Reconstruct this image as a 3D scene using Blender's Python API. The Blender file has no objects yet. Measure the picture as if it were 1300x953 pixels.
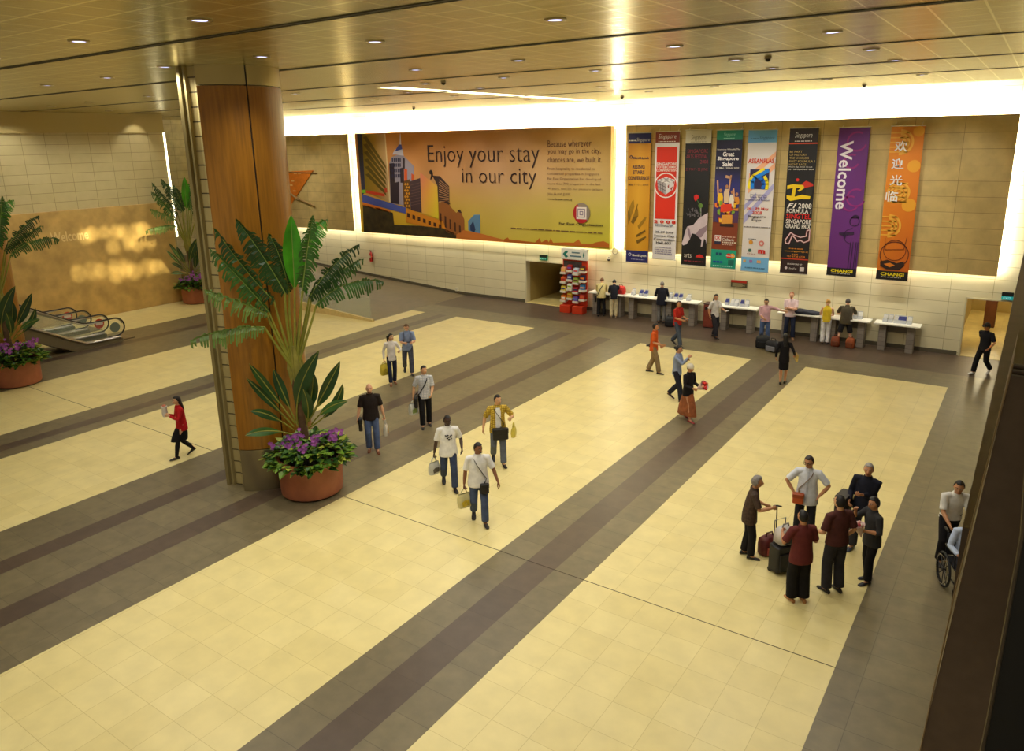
import bpy, bmesh, math, random
from math import sin, cos, pi, radians, sqrt, atan2
from mathutils import Vector, Matrix
random.seed(11)
SC = bpy.context.scene
COL = SC.collection
V = Vector

# ------------------------------------------------------------------ camera model (metres; X along the far wall, Y towards it, Z up)
CAMH = 7.5
FPX = 958.695
YAW, PIT, ROL = radians(34.81180711), radians(14.75393004), radians(-1.09235499)
PPX, PPY = 650.0, 431.5
def _axes():
    fw = V((-sin(YAW)*cos(PIT), cos(YAW)*cos(PIT), -sin(PIT)))
    r = V((cos(YAW), sin(YAW), 0)); u = r.cross(fw)
    return r*cos(ROL)+u*sin(ROL), u*cos(ROL)-r*sin(ROL), fw
AR, AU, AF = _axes()
def ray(x, y): return AF + AR*((x-PPX)/FPX) - AU*((y-PPY)/FPX)
def FL(x, y, z=0.0):            # photo measurement -> point on the horizontal plane z
    d = ray(x, y); return d*((z-CAMH)/d.z) + V((0, 0, CAMH))
def WL(x, y, Y):                # photo measurement -> point on the plane parallel to the far wall
    d = ray(x, y); return d*(Y/d.y) + V((0, 0, CAMH))
def XL(x, y, X):
    d = ray(x, y); return d*(X/d.x) + V((0, 0, CAMH))

cam = bpy.data.cameras.new('camera'); camo = bpy.data.objects.new('camera', cam); COL.objects.link(camo)
m = Matrix((AR, AU, -AF)).transposed().to_4x4(); m.translation = V((0, 0, CAMH)); camo.matrix_world = m
cam.sensor_width = 36; cam.sensor_fit = 'HORIZONTAL'; cam.lens = 36*FPX/1300
cam.shift_x = 0; cam.shift_y = -(476.5-PPY)/1300
cam.clip_start = .05; cam.clip_end = 300
SC.camera = camo
SC.view_settings.view_transform = 'Standard'
SC.view_settings.look = 'None'
SC.view_settings.exposure = 0.0

# ------------------------------------------------------------------ materials
def lin(c):
    return tuple(((x/255)/12.92 if x/255 <= .04045 else ((x/255+.055)/1.055)**2.4) for x in c[:3]) + (1.0,)
_mc = {}
def mat(col, rough=.6, metal=0.0, emis=0.0, noise=0.0, nscale=6.0, bump=0.0, spec=.5, name=None, alpha=None, stretch=None, trans=0.0, sheen=0.0):
    key = (tuple(col), rough, metal, emis, noise, nscale, bump, spec, alpha, stretch, trans)
    if key in _mc: return _mc[key]
    mt = bpy.data.materials.new(name or 'surface'); mt.use_nodes = True
    nt = mt.node_tree; b = nt.nodes['Principled BSDF']
    b.inputs['Base Color'].default_value = lin(col); b.inputs['Roughness'].default_value = rough
    b.inputs['Metallic'].default_value = metal; b.inputs['Specular IOR Level'].default_value = spec
    if trans: b.inputs['Transmission Weight'].default_value = trans
    if alpha is not None: b.inputs['Alpha'].default_value = alpha
    if emis:
        b.inputs['Emission Color'].default_value = lin(col); b.inputs['Emission Strength'].default_value = emis
    if noise or bump:
        tc = nt.nodes.new('ShaderNodeTexCoord'); mp = nt.nodes.new('ShaderNodeMapping')
        nt.links.new(tc.outputs['Object'], mp.inputs['Vector'])
        if stretch: mp.inputs['Scale'].default_value = stretch
        nz = nt.nodes.new('ShaderNodeTexNoise'); nz.inputs['Scale'].default_value = nscale; nz.inputs['Detail'].default_value = 5
        nt.links.new(mp.outputs['Vector'], nz.inputs['Vector'])
        if noise:
            mx = nt.nodes.new('ShaderNodeMix'); mx.data_type = 'RGBA'
            c = lin(col)
            mx.inputs[6].default_value = tuple(max(0, v*(1-noise)) for v in c[:3])+(1,)
            mx.inputs[7].default_value = tuple(min(1, v*(1+noise)) for v in c[:3])+(1,)
            mr = nt.nodes.new('ShaderNodeMapRange'); mr.inputs[1].default_value = .3; mr.inputs[2].default_value = .7
            nt.links.new(nz.outputs['Fac'], mr.inputs[0]); nt.links.new(mr.outputs[0], mx.inputs[0])
            nt.links.new(mx.outputs[2], b.inputs['Base Color'])
        if bump:
            bp = nt.nodes.new('ShaderNodeBump'); bp.inputs['Strength'].default_value = bump; bp.inputs['Distance'].default_value = .02
            nt.links.new(nz.outputs['Fac'], bp.inputs['Height']); nt.links.new(bp.outputs[0], b.inputs['Normal'])
    _mc[key] = mt
    return mt

def tilemat(name, c1, c2, mortar, w, h, axes, msize=.006, off=(0, 0), rough=.4, metal=0.0, stagger=0.0, noise=.12, nscale=3.0, spec=.5, aniso=0.0):
    mt = bpy.data.materials.new(name); mt.use_nodes = True
    nt = mt.node_tree; b = nt.nodes['Principled BSDF']; L = nt.links.new
    tc = nt.nodes.new('ShaderNodeTexCoord'); sp = nt.nodes.new('ShaderNodeSeparateXYZ'); L(tc.outputs['Object'], sp.inputs[0])
    cb = nt.nodes.new('ShaderNodeCombineXYZ'); L(sp.outputs[axes[0]], cb.inputs[0]); L(sp.outputs[axes[1]], cb.inputs[1])
    mp = nt.nodes.new('ShaderNodeMapping'); mp.inputs['Location'].default_value = (-off[0], -off[1], 0); L(cb.outputs[0], mp.inputs[0])
    br = nt.nodes.new('ShaderNodeTexBrick'); L(mp.outputs[0], br.inputs['Vector'])
    br.offset = stagger; br.inputs['Scale'].default_value = 1.0; br.inputs['Mortar Size'].default_value = msize
    br.inputs['Brick Width'].default_value = w; br.inputs['Row Height'].default_value = h; br.inputs['Mortar Smooth'].default_value = .2
    br.inputs['Color1'].default_value = lin(c1); br.inputs['Color2'].default_value = lin(c2); br.inputs['Mortar'].default_value = lin(mortar)
    nz = nt.nodes.new('ShaderNodeTexNoise'); nz.inputs['Scale'].default_value = nscale; nz.inputs['Detail'].default_value = 6; L(tc.outputs['Object'], nz.inputs['Vector'])
    mr = nt.nodes.new('ShaderNodeMapRange'); mr.inputs[1].default_value = .3; mr.inputs[2].default_value = .7
    mr.inputs[3].default_value = 1-noise; mr.inputs[4].default_value = 1+noise; L(nz.outputs['Fac'], mr.inputs[0])
    mx = nt.nodes.new('ShaderNodeMix'); mx.data_type = 'RGBA'; mx.blend_type = 'MULTIPLY'; mx.inputs[0].default_value = 1
    L(br.outputs['Color'], mx.inputs[6]); L(mr.outputs[0], mx.inputs[7]); L(mx.outputs[2], b.inputs['Base Color'])
    b.inputs['Roughness'].default_value = rough; b.inputs['Metallic'].default_value = metal; b.inputs['Specular IOR Level'].default_value = spec
    return mt

# ------------------------------------------------------------------ mesh builder
class MB:
    def __init__(s): s.v = []; s.f = []; s.mi = []; s.cur = 0
    def add(s, vs, fs):
        o = len(s.v); s.v += [V(p) for p in vs]; s.f += [tuple(i+o for i in f) for f in fs]; s.mi += [s.cur]*len(fs); return s
    def mark(s): return len(s.v)
    def xf(s, M, a=0):
        for i in range(a, len(s.v)): s.v[i] = M @ s.v[i]
        return s
    def box(s, x0, x1, y0, y1, z0, z1):
        return s.add([(x0,y0,z0),(x1,y0,z0),(x1,y1,z0),(x0,y1,z0),(x0,y0,z1),(x1,y0,z1),(x1,y1,z1),(x0,y1,z1)],
                     [(0,3,2,1),(4,5,6,7),(0,1,5,4),(1,2,6,5),(2,3,7,6),(3,0,4,7)])
    def rbox(s, x0, x1, y0, y1, z0, z1, r=.02, n=3):       # box with rounded vertical edges and softened top/bottom
        def ring(z, ins):
            P = []
            X0, X1, Y0, Y1 = x0+ins, x1-ins, y0+ins, y1-ins; q = max(r-ins*.5, .001)
            for cx, cy, a0 in ((X1-q, Y1-q, 0), (X0+q, Y1-q, 90), (X0+q, Y0+q, 180), (X1-q, Y0+q, 270)):
                for k in range(n+1):
                    a = radians(a0+90*k/n); P.append((cx+q*cos(a), cy+q*sin(a), z))
            return P
        return s.loft([ring(z0, r*.4), ring(z0+r*.4, 0), ring(z1-r*.4, 0), ring(z1, r*.4)])
    def quad(s, a, b, c, d): return s.add([a, b, c, d], [(0,1,2,3)])
    def poly(s, pts): return s.add(pts, [tuple(range(len(pts)))])
    def loft(s, rings, cap0=True, cap1=True, closed=False):
        n = len(rings[0]); vs = [p for r in rings for p in r]; fs = []
        R = len(rings)
        for i in range(R if closed else R-1):
            j = (i+1) % R
            for k in range(n):
                k2 = (k+1) % n; fs.append((i*n+k, i*n+k2, j*n+k2, j*n+k))
        if not closed:
            if cap0: fs.append(tuple(reversed(range(n))))
            if cap1: fs.append(tuple(range((R-1)*n, R*n)))
        return s.add(vs, fs)
    def tube(s, pts, r, n=8, closed=False, side=None, ends=False):
        pts = [V(p) for p in pts]; R = len(pts); rings = []
        rr = r if isinstance(r, (list, tuple)) else [r]*R
        prev = None; fr = []
        for i in range(R):
            if closed: t = pts[(i+1) % R]-pts[i-1]
            else: t = pts[min(i+1, R-1)]-pts[max(i-1, 0)]
            if t.length < 1e-9: t = V((0, 0, 1))
            t.normalize()
            ref = V(side) if side is not None else (prev if prev is not None else (V((0, 0, 1)) if abs(t.z) < .9 else V((1, 0, 0))))
            u = ref - t*ref.dot(t)
            if u.length < 1e-5:
                ref = V((0, 1, 0)) if abs(t.y) < .9 else V((1, 0, 0)); u = ref - t*ref.dot(t)
            u.normalize(); prev = u; fr.append((pts[i], t, u, t.cross(u)))
        def ring(p, u, w, q, k=1.0):
            a, b = q if isinstance(q, (list, tuple)) else (q, q)
            return [p+u*(a*k*cos(2*pi*j/n))+w*(b*k*sin(2*pi*j/n)) for j in range(n)]
        for i, (p, t, u, w) in enumerate(fr):
            q = rr[i]; m_ = min(q) if isinstance(q, (list, tuple)) else q
            if ends and i == 0:
                rings.append(ring(p-t*m_*.75, u, w, q, .45)); rings.append(ring(p-t*m_*.4, u, w, q, .85))
            rings.append(ring(p, u, w, q))
            if ends and i == R-1:
                rings.append(ring(p+t*m_*.4, u, w, q, .85)); rings.append(ring(p+t*m_*.75, u, w, q, .45))
        return s.loft(rings, closed=closed)
    def cyl(s, c, r, z0, z1, n=24, r1=None):
        r1 = r if r1 is None else r1
        return s.loft([[(c[0]+r*cos(2*pi*k/n), c[1]+r*sin(2*pi*k/n), z0) for k in range(n)], [(c[0]+r1*cos(2*pi*k/n), c[1]+r1*sin(2*pi*k/n), z1) for k in range(n)]])
    def lathe(s, prof, c=(0, 0, 0), n=28):
        return s.loft([[(c[0]+r*cos(2*pi*k/n), c[1]+r*sin(2*pi*k/n), c[2]+z) for k in range(n)] for r, z in prof])
    def ball(s, c, r, n=12, m=8, fn=None):
        r = r if isinstance(r, (list, tuple)) else (r, r, r)
        vs = []; fs = []
        for i in range(m+1):
            th = pi*i/m
            for k in range(n):
                ph = 2*pi*k/n; d = V((sin(th)*cos(ph), sin(th)*sin(ph), cos(th)))
                vs.append(fn(d) if fn else (c[0]+r[0]*d.x, c[1]+r[1]*d.y, c[2]+r[2]*d.z))
        for i in range(m):
            for k in range(n):
                fs.append((i*n+k, (i+1)*n+k, (i+1)*n+(k+1) % n, i*n+(k+1) % n))
        return s.add(vs, fs)
    def mesh(s, name):
        me = bpy.data.meshes.new(name); me.from_pydata([tuple(p) for p in s.v], [], s.f)
        if any(s.mi): me.polygons.foreach_set('material_index', s.mi)
        me.update(); return me
    def build(s, name, mats, parent=None, smooth=False, off=None, bevel=0.0, ang=40):
        if off is not None: s.xf(Matrix.Translation(-V(off)))
        me = s.mesh(name)
        bm = bmesh.new(); bm.from_mesh(me); bmesh.ops.remove_doubles(bm, verts=bm.verts, dist=1e-5); bmesh.ops.recalc_face_normals(bm, faces=bm.faces)
        if bevel:
            es = [e for e in bm.edges if len(e.link_faces) == 2 and e.calc_face_angle(0) > .6]
            bmesh.ops.bevel(bm, geom=es, offset=bevel, segments=2, affect='EDGES', profile=.5)
        bm.to_mesh(me); bm.free()
        return link(name, me, mats, parent, smooth, ang)
def link(name, me, mats, parent=None, smooth=False, ang=40):
    o = bpy.data.objects.new(name, me); COL.objects.link(o)
    for mt in (mats if isinstance(mats, (list, tuple)) else [mats]): me.materials.append(mt)
    if smooth:
        me.polygons.foreach_set('use_smooth', [True]*len(me.polygons))
        try: me.set_sharp_from_angle(angle=radians(ang))
        except Exception: pass
    if parent: o.parent = parent
    return o
def remesh(mb, voxel, it=3, fac=.5):
    me = mb.mesh('tmp'); o = bpy.data.objects.new('tmp', me); COL.objects.link(o)
    md = o.modifiers.new('r', 'REMESH'); md.mode = 'VOXEL'; md.voxel_size = voxel; md.adaptivity = 0
    if it:
        sm = o.modifiers.new('s', 'SMOOTH'); sm.factor = fac; sm.iterations = it
    dg = bpy.context.evaluated_depsgraph_get(); dg.update()
    out = bpy.data.meshes.new_from_object(o.evaluated_get(dg)); bpy.data.objects.remove(o); bpy.data.meshes.remove(me)
    return out
def thing(name, label, cat, loc=(0, 0, 0), rz=0.0, group=None):
    o = bpy.data.objects.new(name, None); COL.objects.link(o); o.location = loc; o.rotation_euler = (0, 0, rz); o.empty_display_size = .2
    return tag(o, label, cat, group)
def tag(o, label=None, cat=None, group=None, kind=None):
    if label: o['label'] = label
    if cat: o['category'] = cat
    if group: o['group'] = group
    if kind: o['kind'] = kind
    return o
def struct(o): o['kind'] = 'structure'; return o
def copy_tree(o, parent=None):
    c = o.copy(); COL.objects.link(c)
    if parent: c.parent = parent
    for ch in list(o.children): copy_tree(ch, c)
    return c
def text_mb(body, x0, x1, zc, h, Y, align='fit', bold=0.0, res=2, shear=0.0, rot=0.0, spacing=1.0):
    """lettering as flat geometry on a plane facing -Y: fills x0..x1 (or keeps its proportions), centred on height zc"""
    cu = bpy.data.curves.new('t', 'FONT'); cu.body = body; cu.size = 1; cu.offset = bold; cu.resolution_u = res; cu.shear = shear; cu.space_character = spacing
    o = bpy.data.objects.new('t', cu); COL.objects.link(o)
    dg = bpy.context.evaluated_depsgraph_get(); dg.update()
    me = bpy.data.meshes.new_from_object(o.evaluated_get(dg)); bpy.data.objects.remove(o)
    xs = [v.co.x for v in me.vertices]; ys = [v.co.y for v in me.vertices]
    b = MB()
    if not xs: return b
    w = max(xs)-min(xs); hh = max(ys)-min(ys)
    sz = h/hh if h else (x1-x0)/w
    sx = (x1-x0)/w if align == 'fit' else sz
    W = w*sx
    ox = x0 if align in ('fit', 'left') else (x1-W if align == 'right' else (x0+x1)/2-W/2)
    pts = [(ox+(v.co.x-min(xs))*sx, Y, zc+(v.co.y-(max(ys)+min(ys))/2)*sz) for v in me.vertices]
    b.add(pts, [tuple(p.vertices) for p in me.polygons]); bpy.data.meshes.remove(me)
    return b
# ------------------------------------------------------------------ THE SETTING
CEIL = 9.05
YW = 29.55           # far wall
PALE = tilemat('pale_floor_tile', (231,215,151), (226,209,143), (203,184,120), .597, .597, ('X','Y'), .004, (-1.578, 10.354), .34, noise=.06, nscale=2.5)
GREY = tilemat('grey_floor_tile', (118,107,78), (110,99,73), (90,81,58), .91, .597, ('X','Y'), .005, (-5.755, 10.354), .38, noise=.14, nscale=4)
BROWN = tilemat('brown_floor_tile', (88,72,58), (80,65,52), (70,58,44), .6, .9, ('X','Y'), .004, (-6.94, 10.354), .38, noise=.12, nscale=4)
LINE = mat((60,48,30), .8, name='joint')
fl = MB()
E6, E5, E4, E3, E2, E1, E0, EM = -1.578, -5.755, -7.576, -11.79, -16.58, -20.72, -22.53, -26.72
YE = 25.49; YB = -4.0; JY = 10.354
def strip(x0, x1, y0, y1, mi):
    fl.cur = mi; fl.quad((x0,y0,0),(x1,y0,0),(x1,y1,0),(x0,y1,0))
for x0, x1, mi in [(-36,-31.4,0),(-31.4,-29.6,1),(-29.6,-29.1,2),(-29.1,EM,1),(EM,E0,0),(E0,-21.69,1),(-21.69,-21.25,2),(-21.25,E1,1),(E1,E2,0),
                   (E2,-15.3,1),(-15.3,-14.8,2),(-14.8,-13.6,1),(-13.6,-13.03,2),(-13.03,E3,1),(E3,E4,0),(E4,-6.94,1),(-6.94,-6.36,2),(-6.36,E5,1),(E5,E6,0),(E6,2.0,1)]:
    a, b = (x0, x1)
    left = x1 <= E0+.01
    mids = [YB, 21.4] if left else [YB, YE]
    ys = mids
    strip(a, b, ys[0], ys[1], mi)
strip(-36, -23.35, 21.4, 22.9, 0)
strip(-23.35, E0, 21.4, YE, 0)
strip(-23.35, 2.0, YE, 27.0, 1)
strip(-23.35, 2.0, 27.0, 31.0, 2)
strip(-42, -36, YB, 22.9, 0)
strip(-42, -23.35, 22.9, 31.0, 1)
floor = struct(fl.build('floor', [PALE, GREY, BROWN]))
j = MB()
for a, b in ((EM, E0), (E1, E2), (E3, E4), (E4, E5), (E5, E6)): j.box(a, b, JY-.008, JY+.008, .0005, .002)
struct(j.build('trim_1', LINE))

# ramp along the far wall, rising to the left, with a cream kerb and a glass balustrade
RAMP = tilemat('ramp_tile', (112,97,70), (104,90,66), (90,78,58), .9, .6, ('X','Y'), .004, (0, 0), .45, noise=.1)
r = MB(); RX0, RX1 = -23.45, -42.0
def rz_(x): return max(0.0, (RX0-x)*.066)
r.loft([[(RX0,23.0,.002),(RX0,YW,.002),(RX0,YW,.003),(RX0,23.0,.003)], [(RX1,23.0,.002),(RX1,YW,.002),(RX1,YW,rz_(RX1)),(RX1,23.0,rz_(RX1))]])
struct(r.build('floor_ramp', RAMP))
k = MB()
k.loft([[(-23.3,22.86,.0),(-23.3,23.0,.0),(-23.3,23.0,.08),(-23.3,22.86,.08)], [(RX1,22.86,.0),(RX1,23.0,.0),(RX1,23.0,rz_(RX1)+.14),(RX1,22.86,rz_(RX1)+.14)]])
struct(k.build('trim_2', mat((214,190,128), .5, noise=.1)))
GLASS = bpy.data.materials.new('clear_glass'); GLASS.use_nodes = True
gb = GLASS.node_tree.nodes['Principled BSDF']; gb.inputs['Base Color'].default_value = lin((190,215,195)); gb.inputs['Roughness'].default_value = .03; gb.inputs['Alpha'].default_value = .16
STEEL = mat((178,172,158), .28, 1.0, name='steel')
DSTEEL = mat((92,88,80), .35, .9, name='dark_steel')
BLACK = mat((18,17,16), .5, name='black')
gt = thing('glass_balustrade', 'clear glass balustrade on the sloping cream kerb of the ramp', 'railing', (-23.4, 22.93, .08))
for i in range(12):
    xa = -23.42-i*1.25; xb = xa-1.22
    if xb < -37: break
    g = MB(); za, zb = rz_(xa)+.09, rz_(xb)+.09
    g.loft([[(xa,22.925,za),(xa,22.937,za),(xa,22.937,za+.92),(xa,22.925,za+.92)], [(xb,22.925,zb),(xb,22.937,zb),(xb,22.937,zb+.92),(xb,22.925,zb+.92)]])
    g.build('glass_pane', GLASS, gt, off=gt.location)

# far wall with two openings
WT = tilemat('cream_wall_tile', (224,214,176), (218,207,168), (170,156,112), 1.25, .44, ('X','Z'), .008, (-.9, .1), .42, noise=.04, nscale=1.2)
OA0, OA1, OAZ = WL(667,331,YW).x, WL(718,334,YW).x, WL(690,331.5,YW).z
OB0, OB1, OBZ = WL(1226,378,YW).x, -.28, WL(1229,377,YW).z
w = MB(); WX0, WX1 = -42.0, 2.0
w.box(WX0, OA0, YW, YW+.3, 0, CEIL); w.box(OA0, OA1, YW, YW+.3, OAZ, CEIL); w.box(OA1, OB0, YW, YW+.3, 0, CEIL)
w.box(OB0, OB1, YW, YW+.3, OBZ, CEIL); w.box(OB1, WX1, YW, YW+.3, 0, CEIL)
struct(w.build('wall_back', WT))
bb = MB()
for a, b in ((RX0, OA0-.05), (OA1+.05, OB0-.05)): bb.box(a, b, YW-.02, YW-.002, .003, .15)
bb.loft([[(RX0,YW-.02,.01),(RX0,YW-.002,.01),(RX0,YW-.002,.15),(RX0,YW-.02,.15)], [(RX1,YW-.02,rz_(RX1)),(RX1,YW-.002,rz_(RX1)),(RX1,YW-.002,rz_(RX1)+.14),(RX1,YW-.02,rz_(RX1)+.14)]])
struct(bb.build('baseboard_back', mat((92,84,66), .5)))
jt = MB()      # metal jambs lining the two openings
for a, b, z in ((OA0, OA1, OAZ), (OB0, OB1, OBZ)):
    jt.box(a, a+.05, YW-.03, YW+.32, 0, z); jt.box(b-.05, b, YW-.03, YW+.32, 0, z); jt.box(a, b, YW-.03, YW+.32, z-.05, z)
struct(jt.build('trim_3', mat((206,196,160), .4)))
# passages seen through the openings
PW = mat((176,156,96), .5, noise=.06, nscale=1); PF = tilemat('passage_floor', (214,196,128), (208,188,120), (190,170,110), .6, .6, ('X','Y'), .004, rough=.35)
c = MB()
for a, b, z, d in ((OA0, OA1, OAZ, 4.6), (OB0-.2, OB1+.6, OBZ+.15, 8.0)):
    y0, y1 = YW+.3, YW+.3+d
    c.box(a-.12, a, y0, y1, 0, z); c.box(b, b+.12, y0, y1, 0, z); c.box(a-.12, b+.12, y1, y1+.12, 0, z); c.box(a-.12, b+.12, y0, y1, z, z+.1)
struct(c.build('wall_passage', PW))
c = MB()
for a, b, d in ((OA0, OA1, 4.6), (OB0-.2, OB1+.6, 8.0)): c.box(a-.1, b+.1, YW, YW+.3+d, .002, .012)
struct(c.build('floor_passage', PF))
c = MB(); c.box(OA1-.5, OA1-.02, YW+3.6, YW+3.75, .013, OAZ-.02)
struct(c.build('trim_4', mat((62,52,38), .5)))
c = MB(); c.box(OB0+.25, OB1+.5, YW+8.22, YW+8.29, .85, 1.05)
struct(c.build('trim_5', mat((110,84,44), .5)))

# left wall, its stone screen wall, return and soffit
XLW = -35.25
lw = MB(); lw.box(XLW-.3, XLW, -4, 21.55, 0, CEIL)
LT = tilemat('left_wall_tile', (196,182,134), (190,176,128), (134,118,78), .93, .405, ('Y','Z'), .008, (15.19, .02), .45, noise=.04)
struct(lw.build('wall_left', LT))
st = MB(); st.box(XLW+.02, XLW+.20, 12.0, 21.35, 0, 4.93)
STONE = mat((196,162,94), .42, noise=.22, nscale=1.6, name='honey_stone')
tag(st.build('stone_feature_wall', STONE, bevel=.02), 'honey coloured stone feature wall beside the escalators', 'wall')
sf = MB(); sf.box(XLW, XLW+.12, -4, 21.55, 8.2, CEIL-.01)
struct(sf.build('trim_6', mat((188,170,112), .5)))
lw2 = MB(); lw2.box(-42.2, -42.0, -4, YW+.3, 0, CEIL)
struct(lw2.build('wall_side', tilemat('side_tile', (214,206,172), (208,198,164), (160,148,108), 1.25, .44, ('Y','Z'), .008, rough=.45)))

# ceiling: brushed gold metal panels, dark grooves, a long light slot
CM = tilemat('gold_ceiling_panel', (196,186,136), (188,178,128), (255,248,205), .635, .62, ('X','Y'), .016, (-1.5, 7.2), .27, metal=.68, noise=.07, nscale=1.5)
SX0, SX1, SY0, SY1 = -16.25, -15.5, 16.7, 29.0
_n = CM.node_tree; _b = _n.nodes['Principled BSDF']; _t = _n.nodes.new('ShaderNodeTexCoord'); _m = _n.nodes.new('ShaderNodeMapping'); _m.inputs['Scale'].default_value = (.5, 2.2, 1)
_z = _n.nodes.new('ShaderNodeTexNoise'); _z.inputs['Scale'].default_value = 1.1; _z.inputs['Detail'].default_value = 2; _u = _n.nodes.new('ShaderNodeBump'); _u.inputs['Strength'].default_value = .25; _u.inputs['Distance'].default_value = .06
_n.links.new(_t.outputs['Object'], _m.inputs[0]); _n.links.new(_m.outputs[0], _z.inputs['Vector']); _n.links.new(_z.outputs['Fac'], _u.inputs['Height']); _n.links.new(_u.outputs[0], _b.inputs['Normal'])
ce = MB()
def cq(x0, x1, y0, y1): ce.box(x0, x1, y0, y1, CEIL, CEIL+.12)
cq(-42, SX0, -6, YW); cq(SX1, 14, -6, YW); cq(SX0, SX1, -6, SY0); cq(SX0, SX1, SY1, YW)
struct(ce.build('ceiling', CM))
sl = MB(); sl.box(SX0, SX1, SY0, SY1, CEIL+.015, CEIL+.05)
struct(sl.build('trim_7', mat((255,246,206), .6, emis=3.0)))
gv = MB()
for y in (3.1, 7.16, 11.22, 15.4, 19.5, 23.6): gv.box(-42, 14, y-.035, y+.035, CEIL-.012, CEIL+.01)
for y in (7.16, 11.22): gv.box(-42, 14, y+.10, y+.12, CEIL-.008, CEIL+.01)
struct(gv.build('trim_8', mat((44,36,20), .6)))

# the gallery parapet below the camera on the right, and the end post of its balustrade
pz = 6.42; px_ = -.0565*(CAMH-pz)
p = MB(); p.box(px_, .4, 2.3, YW-.05, 4.7, pz)
q_ = MB(); q_.box(px_, 2.3, -4, YW, 4.5, 4.69); struct(q_.build('ceiling_gallery', mat((150,134,92), .6)))
q_ = MB(); q_.box(2.0, 2.3, -4, YW, 0, 4.5); struct(q_.build('wall_right_lower', mat((150,136,98), .6)))
struct(p.build('wall_right', mat((98,80,62), .5, noise=.12, nscale=8)))
def pl(x, y, Y=1.9): return WL(x, y, Y)
post = thing('balustrade_post', 'dark brown balustrade post with a pale edge strip, close by at the right', 'railing', (pl(1240,700).x, 1.9, 5.4))
tl, bl = pl(1286,462), pl(1168,953)
b = MB(); q = [tl, V((.5,1.9,tl.z+.02)), V((.5,1.9,4.9)), V((bl.x-(bl.z-4.9)*.03,1.9,4.9)), bl]
b.loft([[(v.x, 1.9, v.z) for v in q], [(v.x, 2.25, v.z) for v in q]])
b.build('panel', mat((104,86,70), .5, noise=.1, nscale=20), post, off=post.location)
e_ = MB(); edge = [pl(1286,462,1.893), pl(1262,554,1.893), pl(1238.5,646,1.893), pl(1211.5,755,1.893), pl(1188,862,1.893), pl(1168,953,1.893)]
e_.tube(edge, .0018, 6); e_.build('edge_strip', mat((150,128,96), .35, .4), post, off=post.location)
b = MB(); a = [pl(1312,462,1.6), pl(1298,676,1.6), pl(1256,905,1.6), pl(1246,953,1.6)]
b.loft([[(v.x, 1.6, v.z) for v in a]+[(.4,1.6,a[-1].z),(.4,1.6,a[0].z)], [(v.x, 1.62, v.z) for v in a]+[(.4,1.62,a[-1].z),(.4,1.62,a[0].z)]])
b.build('smoked_glass', mat((36,38,42), .25), post, off=post.location)
b = MB(); b.tube([V((v.x, 1.59, v.z)) for v in a], .004, 6); b.build('mullion', mat((96,86,72), .35, .5), post, off=post.location)
b = MB()
for i, yy in enumerate((462, 468.5, 475)):
    L_ = pl(1287-i*1.5, yy, 1.895); b.box(L_.x, .5, 1.89, 1.898, L_.z-.002, L_.z+.002)
b.build('top_rail', mat((104,94,80), .4, .4), post, off=post.location)

# ------------------------------------------------------------------ panels on the far wall with light glowing from behind
def add_area(name, loc, sx, sy, rot, power, col=(1, .975, .86)):
    L = bpy.data.lights.new(name, 'AREA'); L.shape = 'RECTANGLE'; L.size = sx; L.size_y = sy; L.energy = power; L.color = col
    o = bpy.data.objects.new(name, L); COL.objects.link(o); o.location = loc; o.rotation_euler = rot; return o
YP = 29.2
PZ0, PZ1 = 2.9, 8.04
PANELS = [(-14.38, -.85), (-29.97, -15.0), (-44.0, -30.65)]
STONEP = tilemat('tan_stone_panel', (200,175,114), (191,166,105), (136,114,68), 1.45, .51, ('X','Z'), .007, (-.85, 2.9), .5, noise=.14, nscale=2.2)
GLOW = mat((255,248,214), .6, emis=7.0, name='glow')
def glow(a, b):
    tagged = MB()
    tagged.box(a+.06, b-.06, YP+.14, YP+.18, PZ1-.16, PZ1-.12); tagged.box(a+.06, b-.06, YP+.14, YP+.18, PZ0+.12, PZ0+.16)
    tagged.box(a+.12, a+.16, YP+.14, YP+.18, PZ0+.2, PZ1-.2); tagged.box(b-.16, b-.12, YP+.14, YP+.18, PZ0+.2, PZ1-.2)
    return tagged
for i, (a, b) in enumerate(PANELS):
    if i != 1:
        lab = ('tan stone wall panel behind the row of eight hanging banners', None, 'tan stone wall panel carrying the orange sail artwork, left of the billboard')[i]
        t = thing('stone_wall_panel', lab, 'wall panel', ((a+b)/2, YP, PZ0))
        q = MB(); q.box(a, b, YP, YP+.12, PZ0, PZ1); o = q.build('stone_face', STONEP, t, off=(0, 0, 0)); o.matrix_parent_inverse = Matrix.Translation(-V(t.location))
        glow(a, b).build('light_tube', GLOW, t, off=t.location)
    n = max(1, round((b-a)/7)); 
    for k_ in range(n):
        xa = a+(b-a)*(k_+.5)/n; wd = (b-a)/n*.99
        add_area('cove_light', (xa, YP+.12, PZ1-.04), wd, .1, (radians(180-20), 0, 0), 1500)
        add_area('cove_light_low', (xa, YP+.2, PZ0+.04), wd, .08, (radians(-25), 0, 0), 50)
for x in (-14.69, -30.31):
    add_area('gap_light', (x-.28 if x > -20 else x+.28, YP+.22, 5.5), .1, 5.0, (radians(90), 0, radians(-70 if x>-20 else 70)), 200)
add_area('gap_light', (-.95, YP+.24, 5.5), .1, 5.0, (radians(90), 0, radians(-60)), 140)
# glowing strip for the vertical glow where the left wall ends
gl = MB(); gl.box(XLW-.06, XLW+.02, 21.56, 21.64, 3.2, 8.2)
struct(gl.build('trim_9', mat((255,246,208), .6, emis=5.0)))

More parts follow.
